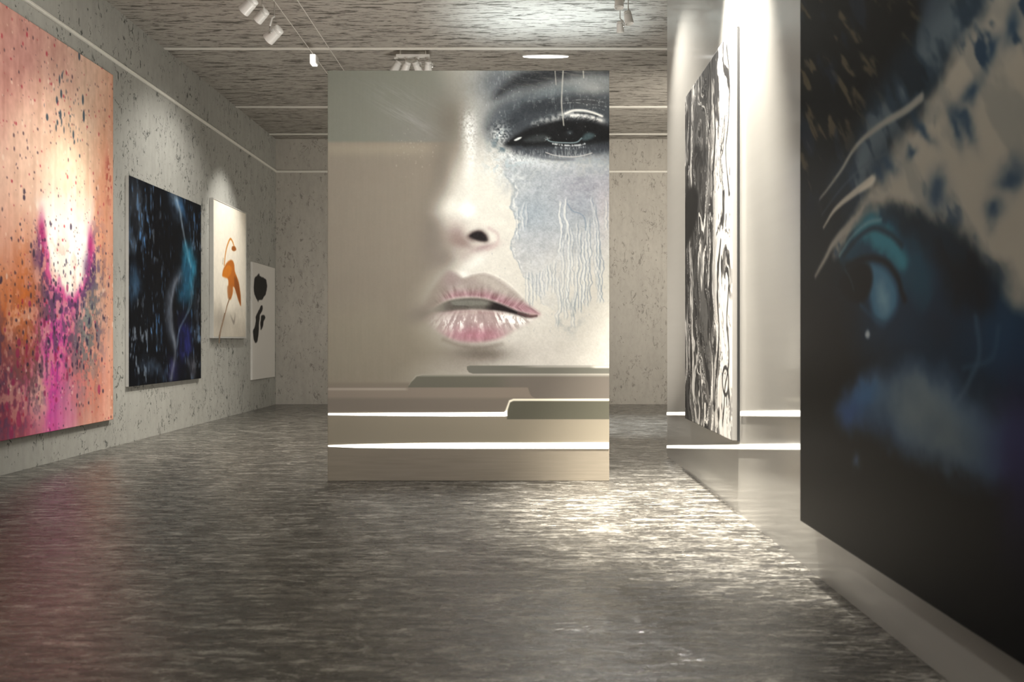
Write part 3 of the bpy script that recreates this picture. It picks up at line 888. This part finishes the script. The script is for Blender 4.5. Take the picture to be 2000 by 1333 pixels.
def floor_material():
    k = Nodes('polished streaked stone')
    a = k.noise(k.coords((1.9, 7.5, 1)), 1.6, 8, .74, .9)
    b = k.noise(k.coords((3.6, 14, 1), loc=(3, 1, 0)), 1.8, 7, .72, .8)
    f = k.noise(k.coords((11, 40, 1)), 2.2, 6, .74, .5)
    cr = k.noise(k.coords((1.3, 6.5, 1), loc=(7, 5, 0)), 2.0, 5, .66, 1.4)
    big = k.noise(k.coords((.5, 1.6, 1)), 1.3, 3)
    c = k.ramp(a, [(.38, (.020, .019, .016)), (.47, (.070, .065, .056)), (.54, (.140, .131, .113)), (.62, (.40, .38, .34))])
    c = k.mixc(k.rng(b, .51, .57, 0, .92), c, (.010, .009, .008))
    c = k.mixc(k.rng(b, .44, .39, 0, .7), c, (.42, .40, .355))
    c = k.mixc(k.rng(f, .50, .58, 0, .85), c, (.014, .013, .011))
    c = k.mixc(k.rng(f, .42, .36, 0, .65), c, (.56, .535, .48))
    crack = k.rng(k.math('ABSOLUTE', k.math('SUBTRACT', cr, .5)), .014, .004)
    crack = k.math('MULTIPLY', crack, k.rng(big, .42, .52))
    c = k.mixc(k.math('MULTIPLY', crack, .9), c, (.008, .007, .006))
    c = k.mixc(k.rng(big, .35, .7, 0, .2), c, (.07, .065, .056))
    h = k.math('ADD', k.math('MULTIPLY', a, 1.0), k.math('ADD', k.math('MULTIPLY', b, .6), k.math('MULTIPLY', f, .4)))
    h = k.math('SUBTRACT', h, k.math('MULTIPLY', crack, .5))
    k.bump(h, .20, .014)
    r = k.rng(b, .40, .58, .07, .30)
    return k.put(Base_Color=c, Roughness=r, IOR=1.6, Specular_IOR_Level=.72)


def glossy_wall():
    k = Nodes('satin white wall')
    f = k.noise(k.coords((1, .35, 9)), 2.0, 3)
    c = k.mixc(f, (.325, .313, .286), (.365, .352, .322))
    m = k.put(Base_Color=c, Roughness=.30, Specular_IOR_Level=.5)
    k.b.inputs['Coat Weight'].default_value = .55
    k.b.inputs['Coat Roughness'].default_value = .10
    return m


def picture_material(name, rough, spec, coat=0.0, weave=.0012):
    k = Nodes(name)
    at = k.n('ShaderNodeAttribute', attribute_name='paint')
    g = k.noise(k.coords((1, 1, 1)), 160, 2)
    c = k.mixc(k.rng(g, .2, .8, 0, .10), at.outputs['Color'], (.5, .5, .5), 'SOFT_LIGHT')
    k.bump(g, .12, weave)
    m = k.put(Base_Color=c, Roughness=rough, Specular_IOR_Level=spec)
    k.b.inputs['Coat Weight'].default_value = coat
    k.b.inputs['Coat Roughness'].default_value = .12
    return m


def glow(name, col, strength):
    k = Nodes(name)
    v = k.noise(k.coords((1, 1, 1)), 3, 2)
    c = k.mixc(v, col, tuple(min(1, q * 1.02) for q in col))
    return k.put(Base_Color=(.8, .8, .8), Emission_Color=c, Emission_Strength=strength)


M_WALL_L = concrete('pale grey scratched concrete', (.375, .372, .340), (.055, .06, .055), 2, 1.0)
M_WALL_B = concrete('warm grey pitted concrete', (.43, .405, .36), (.07, .065, .055), 2, 4.0, .6)
M_CEIL = streaked_ceiling('board-marked ceiling concrete', (.40, .375, .335), (.06, .055, .045))
M_FLOOR = floor_material()
M_WHITE = glossy_wall()
M_TRIM = plain('pale plaster moulding', (.74, .72, .66), .5)
M_BOARD = plain('taupe panel edge', (.30, .28, .24), .5)
M_EDGE = plain('white canvas edge', (.62, .60, .56), .6)
M_FRAME = plain('pale grey lacquered frame', (.44, .43, .40), .5)
M_DARK = plain('dark frame edge and shadow gap', (.03, .03, .03), .5)
M_GREYED = plain('grey frame edge', (.40, .38, .35), .5)
M_LAMP = plain('white lacquered metal', (.72, .71, .68), .32, 0, .6)
M_STEEL = plain('brushed steel', (.62, .61, .58), .3, 1.0)
M_WIRE = plain('bright steel wire', (.75, .73, .68), .45, .3)
M_LENS = glow('lit lamp lens', (1, .93, .80), 6.0)
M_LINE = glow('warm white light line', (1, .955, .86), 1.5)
M_GLOW_STRIP = glow('warm glow of added strips', (1, .95, .86), 1.15)
M_OVAL = glow('lit ceiling lamp', (1, .985, .95), 2.5)


# ---------------------------------------------------------------- mesh helpers
def link(name, mesh, mat, parent=None):
    o = bpy.data.objects.new(name, mesh)
    COL.objects.link(o)
    if mat:
        mesh.materials.append(mat)
    if parent:
        o.parent = parent
    return o


def from_bm(name, bm, mat, parent=None, smooth=False):
    me = bpy.data.meshes.new(name)
    bmesh.ops.recalc_face_normals(bm, faces=bm.faces[:])
    bm.to_mesh(me)
    bm.free()
    if smooth:
        for p in me.polygons:
            p.use_smooth = True
        try:
            me.set_sharp_from_angle(angle=math.radians(35))
        except Exception:
            pass
    return link(name, me, mat, parent)


def add_box(bm, x0, x1, y0, y1, z0, z1, bevel=0.0, M=None):
    r = bmesh.ops.create_cube(bm, size=1)
    vs = r['verts']
    bmesh.ops.scale(bm, vec=(abs(x1 - x0), abs(y1 - y0), abs(z1 - z0)), verts=vs)
    bmesh.ops.translate(bm, vec=((x0 + x1) / 2, (y0 + y1) / 2, (z0 + z1) / 2), verts=vs)
    if bevel:
        es = list({e for v in vs for e in v.link_edges})
        r2 = bmesh.ops.bevel(bm, geom=es, offset=bevel, segments=2, affect='EDGES', profile=.6)
        vs = list({v for f in r2['faces'] for v in f.verts} | {v for v in vs if v.is_valid})
    if M is not None:
        bmesh.ops.transform(bm, matrix=M, verts=vs)
    return vs


def box(name, b, mat, parent=None, bevel=0.0):
    bm = bmesh.new()
    add_box(bm, *b, bevel=bevel)
    return from_bm(name, bm, mat, parent)


def tube_bm(pts, r, seg=8, bm=None, caps=True):
    """Round bar along a list of points."""
    bm = bm or bmesh.new()
    pts = [Vector(p) for p in pts]
    rings = []
    up = Vector((0, 0, 1))
    for i, p in enumerate(pts):
        d = (pts[min(i + 1, len(pts) - 1)] - pts[max(i - 1, 0)]).normalized()
        a = d.cross(up)
        if a.length < .05:
            a = d.cross(Vector((1, 0, 0)))
        a.normalize()
        b = d.cross(a)
        rr = r[i] if isinstance(r, (list, tuple)) else r
        rings.append([bm.verts.new(p + (a * math.cos(2 * PI * k / seg) + b * math.sin(2 * PI * k / seg)) * rr) for k in range(seg)])
    for q0, q1 in zip(rings, rings[1:]):
        for k in range(seg):
            bm.faces.new((q0[k], q0[(k + 1) % seg], q1[(k + 1) % seg], q1[k]))
    if caps:
        bm.faces.new(rings[0][::-1])
        bm.faces.new(rings[-1])
    return bm


def lathe_bm(profile, seg=28, M=None, bm=None):
    """Turned shape: (radius, z) profile about z."""
    bm = bm or bmesh.new()
    rings = []
    for r, z in profile:
        if r < 1e-5:
            rings.append([bm.verts.new((0, 0, z))])
        else:
            rings.append([bm.verts.new((r * math.cos(2 * PI * k / seg), r * math.sin(2 * PI * k / seg), z)) for k in range(seg)])
    for q0, q1 in zip(rings, rings[1:]):
        for k in range(seg):
            a = q0[k % len(q0)], q0[(k + 1) % len(q0)]
            b = q1[k % len(q1)], q1[(k + 1) % len(q1)]
            f = [v for i, v in enumerate((a[0], a[1], b[1], b[0]))]
            f = list(dict.fromkeys(f))
            if len(f) > 2:
                bm.faces.new(f)
    if M is not None:
        bmesh.ops.transform(bm, matrix=M, verts=bm.verts[:])
    return bm


def canvas(name, rgb, mat, parent, p00, du, dv, depth):
    """Finely divided picture plane. rgb[row, col], row 0 at the top. p00 = top first corner,
    du = vector to the last column, dv = vector down to the last row, depth = vector to the back."""
    ny, nx = rgb.shape[:2]
    p00, du, dv, dp = (np.array(q, float) for q in (p00, du, dv, depth))
    U, V = np.meshgrid(np.linspace(0, 1, nx), np.linspace(0, 1, ny))
    co = p00 + U[..., None] * du + V[..., None] * dv
    co = co.reshape(-1, 3)
    lin = to_linear(rgb).reshape(-1, 3)
    i = np.arange(ny * nx).reshape(ny, nx)
    q = np.stack([i[:-1, :-1], i[1:, :-1], i[1:, 1:], i[:-1, 1:]], -1).reshape(-1, 4)
    # rim: the sides of the canvas, carried back by depth
    rim = np.concatenate([i[0, :], i[1:, -1], i[-1, -2::-1], i[-2:0:-1, 0]])
    nb = len(rim)
    back = np.arange(nb) + len(co)
    co = np.concatenate([co, co[rim] + dp])
    lin = np.concatenate([lin, lin[rim]])
    nx_ = np.roll(np.arange(nb), -1)
    sides = np.stack([rim, rim[nx_], back[nx_], back], -1)
    if np.dot(np.cross(dv, du), dp) > 0:      # front face looks away from depth
        q, sides = q[:, ::-1], sides[:, ::-1]
    q = np.concatenate([q, sides])
    me = bpy.data.meshes.new(name)
    me.vertices.add(len(co))
    me.vertices.foreach_set('co', co.ravel())
    me.loops.add(q.size)
    me.loops.foreach_set('vertex_index', q.ravel().astype(np.int32))
    me.polygons.add(len(q))
    me.polygons.foreach_set('loop_start', np.arange(0, q.size, 4, dtype=np.int32))
    at = me.color_attributes.new('paint', 'FLOAT_COLOR', 'POINT')
    at.data.foreach_set('color', np.concatenate([lin, np.ones((len(lin), 1))], 1).ravel().astype(np.float32))
    me.update(calc_edges=True)
    me.validate()
    return link(name, me, mat, parent)


def thing(name, label, cat, loc=(0, 0, 0), group=None):
    o = bpy.data.objects.new(name, None)
    o.empty_display_size = .1
    COL.objects.link(o)
    o.location = loc
    tag(o, label, cat, group)
    return o


def tag(o, label, cat, group=None):
    o['label'] = label
    o['category'] = cat
    o['kind'] = 'thing'
    if group:
        o['group'] = group
    return o


def struct(o, label=None):
    o['kind'] = 'structure'
    if label:
        o['label'] = label
    return o


def rel(o, root):
    """Mesh was written in world coordinates: keep it there under its root."""
    o.parent = root
    o.matrix_parent_inverse = Matrix.Translation(root.location).inverted()
    return o


# ---------------------------------------------------------------- the room
X_EAST = 4.2
fl = box('floor', (X_LEFT - .3, X_EAST + .3, -1.2, BACK_Y + .3, -.12, 0), M_FLOOR)
struct(fl, 'dark polished streaked stone floor')
struct(box('wall_left', (X_LEFT - .25, X_LEFT, -1.2, BACK_Y + .25, 0, CEIL_Z), M_WALL_L), 'pale scratched concrete wall on the left')
struct(box('wall_back', (X_LEFT, X_EAST, BACK_Y, BACK_Y + .25, 0, CEIL_Z), M_WALL_B), 'warm pitted concrete wall at the far end')
struct(box('wall_east', (X_EAST, X_EAST + .25, -1.2, BACK_Y + .25, 0, CEIL_Z), M_WALL_B), 'concrete wall behind the white wall')
struct(box('ceiling', (X_LEFT - .25, X_EAST + .25, -1.2, BACK_Y + .25, CEIL_Z, CEIL_Z + .2), M_CEIL), 'streaked board-marked concrete ceiling')
struct(box('wall_right', (X_RIGHT, X_RIGHT + .30, -1.2, 7.77, 0, CEIL_Z), M_WHITE), 'smooth satin white wall on the right')

# picture-rail moulding round the left and back walls: a double-rounded profile
RAIL_Z = 4.0
prof = [(0, -.018), (.016, -.018), (.026, -.013), (.028, -.005), (.020, 0), (.030, .005), (.026, .013), (.014, .018), (0, .018)]
bm = bmesh.new()
path = [((X_LEFT, -1.2), (1, 0)), ((X_LEFT, BACK_Y), (1, -1)), ((X_EAST, BACK_Y), (0, -1))]
rings = [[bm.verts.new((p[0] + o_ * d[0], p[1] + o_ * d[1], RAIL_Z + h)) for o_, h in prof] for p, d in path]
for a, b in zip(rings, rings[1:]):
    for k in range(len(prof) - 1):
        bm.faces.new((a[k], a[k + 1], b[k + 1], b[k]))
struct(from_bm('trim_1', bm, M_TRIM), 'thin pale moulding running along left and back walls')
for i, y in enumerate((9.69, 12.12, 13.72)):
    bm = bmesh.new()
    add_box(bm, X_LEFT, X_EAST, y - .028, y + .028, CEIL_Z - .016, CEIL_Z, bevel=.006)
    struct(from_bm('trim_%d' % (i + 2), bm, M_TRIM), 'thin pale joint strip across the ceiling')

# ---------------------------------------------------------------- the free-standing portrait board
PY, PX0, PX1, PZ1 = 6.40, -1.52, .68, 3.208
root = thing('display_panel', 'tall freestanding board printed with a half-faded woman\'s face', 'display panel', ((PX0 + PX1) / 2, PY + .07, 0))
rel(box('board', (PX0, PX1, PY + .004, PY + .14, 0, PZ1), M_BOARD, bevel=.002), root)
w = PX1 - PX0
M_PRINT = picture_material('printed portrait', .6, .12)
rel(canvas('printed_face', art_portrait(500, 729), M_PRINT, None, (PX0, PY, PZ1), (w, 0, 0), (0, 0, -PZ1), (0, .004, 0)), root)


def px_panel(px, py):
    return (px - VX) * PY / FPX, CAM_Z - (py - VY) * PY / FPX


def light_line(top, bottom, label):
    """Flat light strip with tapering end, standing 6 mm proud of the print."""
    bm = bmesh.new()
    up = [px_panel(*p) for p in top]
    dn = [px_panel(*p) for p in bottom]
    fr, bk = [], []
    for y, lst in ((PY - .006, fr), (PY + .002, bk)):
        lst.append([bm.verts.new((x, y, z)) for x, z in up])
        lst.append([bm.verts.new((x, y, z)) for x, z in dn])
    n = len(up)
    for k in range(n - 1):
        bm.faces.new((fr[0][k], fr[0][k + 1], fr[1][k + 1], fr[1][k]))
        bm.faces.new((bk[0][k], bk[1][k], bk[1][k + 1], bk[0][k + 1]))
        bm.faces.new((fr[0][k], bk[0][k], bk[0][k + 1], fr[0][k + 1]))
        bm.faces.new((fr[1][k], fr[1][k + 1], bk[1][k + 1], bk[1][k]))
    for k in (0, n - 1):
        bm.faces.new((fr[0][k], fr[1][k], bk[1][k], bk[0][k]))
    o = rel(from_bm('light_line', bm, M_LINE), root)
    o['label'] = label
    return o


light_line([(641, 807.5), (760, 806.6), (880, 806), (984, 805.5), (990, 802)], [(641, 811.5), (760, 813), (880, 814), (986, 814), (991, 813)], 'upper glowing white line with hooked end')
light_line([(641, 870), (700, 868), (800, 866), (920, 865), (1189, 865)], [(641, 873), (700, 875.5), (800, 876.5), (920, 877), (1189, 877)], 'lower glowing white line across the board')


def glow_strip(label, d0, d1, slope):
    """Added glowing strip imitating a reflected band on the white wall, sloping gently down towards its far end."""
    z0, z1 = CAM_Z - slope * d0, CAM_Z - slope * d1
    r = thing('added_glow_strip', label, 'reflection stand-in', (X_RIGHT, (d0 + d1) / 2, (z0 + z1) / 2), 'added glowing strips imitating reflections along the white wall')
    for nm, hw, xa, xb, mt in (('strip_backing', .018, X_RIGHT - .004, X_RIGHT + .0, M_LAMP), ('diffuser', .013, X_RIGHT - .008, X_RIGHT - .002, M_GLOW_STRIP)):  # diffuser here: glowing face of the added strip, imitating a reflection
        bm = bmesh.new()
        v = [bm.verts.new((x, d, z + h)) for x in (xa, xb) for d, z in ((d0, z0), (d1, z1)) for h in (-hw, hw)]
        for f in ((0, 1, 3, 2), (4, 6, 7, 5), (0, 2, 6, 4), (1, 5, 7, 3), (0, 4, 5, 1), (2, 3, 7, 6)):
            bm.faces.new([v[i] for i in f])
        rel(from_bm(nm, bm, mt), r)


glow_strip('short upper glowing strip imitating a reflection on the white wall beyond the ink painting', 7.76, 6.73, .0897)
glow_strip('upper glowing strip imitating a reflection on the white wall between ink painting and eye painting', 5.14, 3.92, .0897)
glow_strip('long lower glowing strip imitating a reflection on the white wall beneath the ink painting', 7.76, 3.92, .1302)


# ---------------------------------------------------------------- pictures on the walls
def wall_picture(name, label, art, res, ext, face, wall_x, mat, edge_mat, edge_label=None):
    y0, y1, z0, z1 = ext
    r = thing(name, label, 'painting', (wall_x, (y0 + y1) / 2, z0))
    s = 1 if wall_x < 0 else -1            # direction into the room
    rel(canvas('canvas', art(res[0], res[1], ext, face), mat, None, (face, y0, z1), (0, y1 - y0, 0), (0, 0, z0 - z1), (-s * .003, 0, 0)), r)
    a, b = sorted((wall_x + s * .001, face - s * .003))
    e = rel(box('stretcher_frame', (a, b, min(y0, y1), max(y0, y1), z0, z1), edge_mat, bevel=.002), r)
    if edge_label:
        e['label'] = edge_label
    return r


M_PAINT = picture_material('matt paint on canvas', .6, .3)
M_GLOSSP = picture_material('varnished dark canvas', .4, .10, .0)
M_PHOTO = picture_material('printed paper', .55, .3)
wall_picture('abstract_painting', 'tall peach and magenta speckled abstract with a white-hot centre, nearest on left wall', art_pink, (280, 620), EXT_PINK, FACE_PINK, X_LEFT, M_PAINT, M_EDGE)
wall_picture('abstract_painting', 'black and blue abstract with pale smoke wisps hung on scratched left wall', art_blue, (180, 400), EXT_BLUE, FACE_BLUE, X_LEFT, M_GLOSSP, M_EDGE, 'white canvas edge')
fp = wall_picture('flower_print', 'white framed picture of a drooping orange flower on left wall', art_flower, (130, 300), EXT_FLOWER, FACE_FLOWER, X_LEFT, M_PHOTO, M_EDGE)
wall_picture('ink_print', 'small white sheet with black ink blots, last on left wall by far corner', art_ink, (120, 260), EXT_INK, FACE_INK, X_LEFT, M_PHOTO, M_EDGE)
mp = wall_picture('ink_painting', 'tall narrow black and white veined ink painting glowing on the white wall', art_marble, (200, 620), EXT_MARBLE, FACE_MARBLE, X_RIGHT, M_PHOTO, M_GREYED, 'pale grey canvas edge')
wall_picture('portrait_painting', 'huge dark blue and cream painting of an eye, nearest on the right', art_eye, (330, 500), EXT_EYE, FACE_EYE, X_RIGHT, M_GLOSSP, M_DARK, 'black canvas edge')
# the flower picture: slim white frame, and the stem that hangs past it
y0, y1, z0, z1 = EXT_FLOWER
bm = bmesh.new()
for b in ((y0 - .016, y0, z0 - .022, z1 + .016), (y1, y1 + .016, z0 - .022, z1 + .016), (y0, y1, z1, z1 + .016), (y0, y1, z0 - .022, z0)):
    add_box(bm, X_LEFT + .001, FACE_FLOWER + .006, *b, bevel=.003)
rel(from_bm('frame', bm, M_FRAME), fp)
pts = []
for px, py in ((440, 612), (434, 636), (428, 660), (427, 671)):
    d, z = wall_xy(px, py, FACE_FLOWER + .012)
    pts.append((FACE_FLOWER + (.004 if py < 650 else .018), float(d), float(z)))
o = rel(from_bm('flower_stem', tube_bm(pts, [.006, .008, .009, .007]), plain('dry brown stem', (.16, .11, .07), .7)), fp)
o['label'] = 'brown flower stem hanging past the frame'
# the ink painting: black strip put in as the shadow gap on its near side
y0, y1, z0, z1 = EXT_MARBLE
o = rel(box('shadow_gap_strip', (FACE_MARBLE + .030, X_RIGHT - .001, y1 - .012, y1, z0 - .004, z1 + .004), M_DARK), mp)
o.location.y -= .0125
o['label'] = 'thin black strip imitating the shadow gap along the near edge'

# ---------------------------------------------------------------- cable lights under the ceiling
CAB_Z = 4.40


def wire(x, y0, y1, label):
    bm = bmesh.new()
    tube_bm([(x, y0, CAB_Z), (x, y1, CAB_Z)], .0042, 8, bm)
    r = thing('lighting_cable', label, 'cable', (x, (y0 + y1) / 2, CAB_Z), 'tensioned lighting cables')
    rel(from_bm('wire', bm, M_WIRE), r)
    for y in (y1,):
        bm = bmesh.new()
        tube_bm([(x, y, CAB_Z), (x, y + .03, CEIL_Z - .002)], .008, 8, bm)
        rel(from_bm('ceiling_post', bm, M_STEEL), r)
    return r


wire(-2.41, -1.0, 11.6, 'left of the two thin steel cables under the ceiling, carrying the small box')
wire(-2.18, -1.0, 11.6, 'right of the two thin steel cables stretched under the ceiling')


def spotlight(label, loc, yaw, pitch, group, scale=1.0, drop=.14, lit=False, rod_top=None, arm_side=1):
    """Lamp: clamp, rod, crooked arm, knuckle and a can-shaped head with a bright lens.
    loc = pivot of the head; yaw about z, pitch = tilt of the beam above straight down."""
    r = thing('spotlight', label, 'spotlight', loc, group)
    s = scale
    top = (rod_top if rod_top is not None else CEIL_Z) - loc[2]
    R = Euler((pitch, 0, yaw), 'XYZ').to_matrix().to_4x4()
    from_bm('clamp', lathe_bm([(0, top - .001), (.032 * s, top - .001), (.034 * s, top - .012), (.022 * s, top - .022), (0, top - .022)], 20), M_LAMP, r, True)
    from_bm('rod', tube_bm([(0, 0, top - .02), (0, 0, drop * s)], .006 * s, 10), M_STEEL, r, True)
    # crooked flat arm from the rod to the side of the head
    bm = bmesh.new()
    pts = [(0, 0, drop * s), (.035 * s * arm_side, 0, drop * s - .03 * s), (.066 * s * arm_side, 0, .05 * s), (.066 * s * arm_side, 0, 0)]
    tube_bm(pts, .009 * s, 8, bm)
    from_bm('arm', bm, M_LAMP, r, True).rotation_euler = (0, 0, yaw)
    K = Matrix.Rotation(PI / 2, 4, 'Y')
    bm = lathe_bm([(0, -.070 * s), (.015 * s, -.070 * s), (.015 * s, .012 * s), (0, .012 * s)], 16, R @ K if arm_side < 0 else R @ Matrix.Rotation(-PI / 2, 4, 'Y'))
    from_bm('knuckle', bm, M_STEEL, r, True)
    prof = [(0, .085), (.030, .085), (.046, .078), (.050, .066), (.050, .058), (.046, .055), (.050, .052), (.050, .044), (.046, .041), (.052, .036), (.060, -.080), (.060, -.092),
            (.054, -.092), (.052, -.082), (.040, -.055), (0, -.055)]
    head = from_bm('head', lathe_bm([(a * s, b * s) for a, b in prof], 28, R), M_LAMP, r, True)
    lens = from_bm('lens', lathe_bm([(0, -.066 * s), (.030 * s, -.065 * s), (.043 * s, -.062 * s), (.044 * s, -.058 * s)], 24, R), M_LENS if lit else M_STEEL, head, True)
    return r


def cam_point(px, py, d):
    return ((px - VX) * d / FPX, d, CAM_Z - (py - VY) * d / FPX)


GL = 'spotlights of the left ceiling cluster'
spotlight('white spotlight of the left ceiling cluster nearest the left wall, tilted to it', cam_point(487, 10, 7.7), math.radians(68), math.radians(56), GL, .95, .13)
spotlight('small white spotlight in the middle of the left ceiling cluster, tilted left', cam_point(512, 30, 7.9), math.radians(64), math.radians(58), GL, .80, .13)
spotlight('lowest white spotlight of the left ceiling cluster on a crooked arm', cam_point(536, 66, 8.05), math.radians(66), math.radians(60), GL, 1.0, .17, arm_side=-1)
GR = 'spotlights of the right ceiling cluster'
spotlight('white spotlight at top of the right ceiling cluster, pointing down', cam_point(1209, 2, 7.8), math.radians(10), math.radians(-6), GR, .75, .13)
spotlight('white spotlight on right side of the right ceiling cluster', cam_point(1227, 34, 7.9), math.radians(70), math.radians(-10), GR, .72, .13)
spotlight('lowest slim spotlight of the right ceiling cluster', cam_point(1211, 52, 8.0), math.radians(-20), math.radians(14), GR, .60, .13)
# cluster on a short bar behind the board's top edge
bx0, bx1, by, bz = -1.50, -1.10, 9.75, 4.485
bar = thing('lamp_bar', 'short pale lamp bar fixed to ceiling above the board\'s upper edge', 'lamp bar', ((bx0 + bx1) / 2, by, bz))
bm = bmesh.new()
add_box(bm, bx0, bx1, by - .02, by + .02, bz - .018, bz + .018, bevel=.005)
rel(from_bm('rail', bm, M_LAMP), bar)
for x in (bx0 + .05, bx1 - .05):
    rel(from_bm('post', tube_bm([(x, by, bz + .015), (x, by, CEIL_Z - .001)], .010, 10), M_STEEL, None, True), bar)
GC = 'spotlights on the bar above the board'
for dx, yaw, pitch, lab, lit in ((-.02, 80, 30, 'leftmost small spotlight on the bar above the board', False), (.10, 40, 40, 'second small spotlight from left on the bar above the board', False),
                            (.23, -30, 42, 'third small spotlight from left on the bar above the board', False), (.36, 10, 35, 'rightmost lit small spotlight on the bar above the board', True)):
    spotlight(lab, (bx0 + dx + .02, by, bz - .125), math.radians(yaw), math.radians(pitch), GC, .80, .080, lit, bz - .018)

# the small white box clipped to the left cable
bxp = cam_point(622, 103, 9.45)
r = thing('cable_box', 'small bright white box clipped to the left ceiling cable', 'transformer', (-2.41, 9.45, CAB_Z))
bm = bmesh.new()
add_box(bm, -2.41 - .030, -2.41 + .034, 9.40, 9.52, CAB_Z - .120, CAB_Z - .010, bevel=.010)
rel(from_bm('housing', bm, glow('lit white housing', (1, .97, .90), .9)), r)
bm = bmesh.new()
add_box(bm, -2.41 + .034, -2.41 + .046, 9.41, 9.51, CAB_Z - .110, CAB_Z - .020, bevel=.004)
rel(from_bm('cover', bm, M_LAMP), r)
rel(from_bm('hanger', tube_bm([(-2.41, 9.46, CAB_Z - .012), (-2.418, 9.46, CAB_Z - .002), (-2.417, 9.46, CAB_Z + .008), (-2.408, 9.46, CAB_Z + .009)], .0035, 8), M_STEEL, None, True), r)

# oval lamp let into the ceiling
cx, cy, cz = .285, 9.95, CEIL_Z
r = thing('ceiling_lamp', 'slim oval white lamp glowing on the ceiling above the portrait board', 'ceiling light', (cx, cy, cz))
bm = bmesh.new()
for rx, ry, za, zb, nm, mt in ((.29, .056, -.012, -.001, 'rim', M_LAMP), (.278, .046, -.018, -.010, 'diffuser', M_OVAL)):
    b2 = bmesh.new()
    N = 40
    t_ = [b2.verts.new((cx + rx * math.cos(2 * PI * k / N), cy + ry * math.sin(2 * PI * k / N), cz + zb)) for k in range(N)]
    l_ = [b2.verts.new((cx + rx * .985 * math.cos(2 * PI * k / N), cy + ry * .97 * math.sin(2 * PI * k / N), cz + za)) for k in range(N)]
    for k in range(N):
        b2.faces.new((t_[k], t_[(k + 1) % N], l_[(k + 1) % N], l_[k]))
    b2.faces.new(l_)
    b2.faces.new(t_)
    rel(from_bm(nm, b2, mt), r)
bm.free()


# ---------------------------------------------------------------- light
def aim(o, target):
    o.rotation_euler = (Vector(target) - o.location).to_track_quat('-Z', 'Y').to_euler()


def spot(name, loc, target, power, angle, blend=.6, col=(1, .93, .82), radius=.05):
    d = bpy.data.lights.new(name, 'SPOT')
    d.energy, d.color, d.spot_size, d.spot_blend, d.shadow_soft_size = power, col, math.radians(angle), blend, radius
    o = bpy.data.objects.new(name, d)
    COL.objects.link(o)
    o.location = loc
    aim(o, target)
    return o


def area(name, loc, target, power, sx, sy, col=(1, .94, .86), spread=180):
    d = bpy.data.lights.new(name, 'AREA')
    d.shape, d.size, d.size_y, d.energy, d.color = 'RECTANGLE', sx, sy, power, col
    d.spread = math.radians(spread)
    o = bpy.data.objects.new(name, d)
    COL.objects.link(o)
    o.location = loc
    aim(o, target)
    return o


WARM = (1, .93, .82)
SOFT = (1, .965, .90)
area('panel_light', (-.42, 2.3, 4.40), (-.42, 6.4, 1.5), 52, 1.8, .5, (1, .985, .96), 75)
area('front_fill', (-1.4, 3.0, 4.50), (-1.4, 3.0, 0), 30, 3.0, 1.6, WARM)  # added ambient fill, unseen above the view
area('left_wall_fill', (-2.3, 5.6, 4.46), (-4.2, 6.4, 2.2), 25, 4.0, .25, SOFT, 120)  # added fill that brightens the left wall, out of view
spot('pink_spot', (-2.3, 7.0, 4.35), (-4.2, 7.55, 1.8), 170, 60, 1, (1, .965, .93), .06)
spot('pink_hot_spot', (-2.4, 7.3, 4.3), (-4.2, 7.62, 2.25), 330, 26, 1, (1, .97, .93), .05)
spot('blue_spot', (-2.5, 9.5, 4.35), (-4.2, 9.75, 2.4), 210, 84, 1, SOFT, .06)
spot('flower_spot', (-2.9, 11.4, 4.40), (-4.2, 11.6, 2.5), 330, 46, 1, SOFT, .05)
spot('wall_far_fill', (.78, 7.35, 4.4), (1.375, 6.3, .6), 560, 84, 1, SOFT, .06)  # added fill for the dim far end of the white wall
spot('wall_spot', (1.16, 5.05, 4.42), (1.365, 5.16, 2.4), 5600, 54, .8, (1, .95, .86), .05)
spot('floor_spot', (.8, 4.9, 4.45), (.85, 5.45, 0), 3600, 30, .9, WARM, .08)
spot('eye_fill', (-1.2, 2.2, 4.4), (1.3, 2.7, 1.7), 185, 60, 1, SOFT, .1)  # unseen fill near the camera, added to lift the eye painting
spot('far_spot', (1.5, 10.0, 4.4), (1.55, 10.6, 0), 2600, 44, 1, (.90, .96, 1), .08)
spot('back_spot', (-1.6, 9.2, 4.30), (-1.8, 9.4, 0), 1300, 95, .9, WARM, .06)
spot('side_spot', (3.2, 9.6, 3.0), (1.5, 14, 2.6), 660, 130, 1, WARM, .15)
area('ceiling_uplight', (.30, 8.75, 3.5), (.30, 8.76, 5), 14, 1.7, 1.0, (.80, .94, 1), 75)
area('hidden_back_fill', (-.42, 7.3, .35), (-.42, 9.6, 4.5), 100, 1.8, .5, (1, .95, .88), 170)  # hidden fill behind the board, added to brighten ceiling and back wall

w_ = bpy.data.worlds.new('World')
scene.world = w_
w_.use_nodes = True
w_.node_tree.nodes['Background'].inputs[0].default_value = (.80, .78, .74, 1)
w_.node_tree.nodes['Background'].inputs[1].default_value = .35

# ---------------------------------------------------------------- camera
cd = bpy.data.cameras.new('camera')
cam = bpy.data.objects.new('camera', cd)
COL.objects.link(cam)
cam.location = (0, 0, CAM_Z)
cam.rotation_euler = (PI / 2, 0, 0)
cd.sensor_width = 36
cd.lens = FPX / 2000 * 36
cd.shift_x = -20 / 2000
cd.shift_y = -1.5 / 2000
cd.clip_start = .05
cd.dof.use_dof = True
cd.dof.focus_distance = 8.0
cd.dof.aperture_fstop = 2.6
scene.camera = cam

scene.view_settings.view_transform = 'Standard'
scene.view_settings.look = 'None'
scene.view_settings.gamma = 1
scene.view_settings.exposure = 0.0
scene.view_settings.use_curve_mapping = False
scene.cycles.max_bounces = 8
scene.cycles.sample_clamp_indirect = 6.0
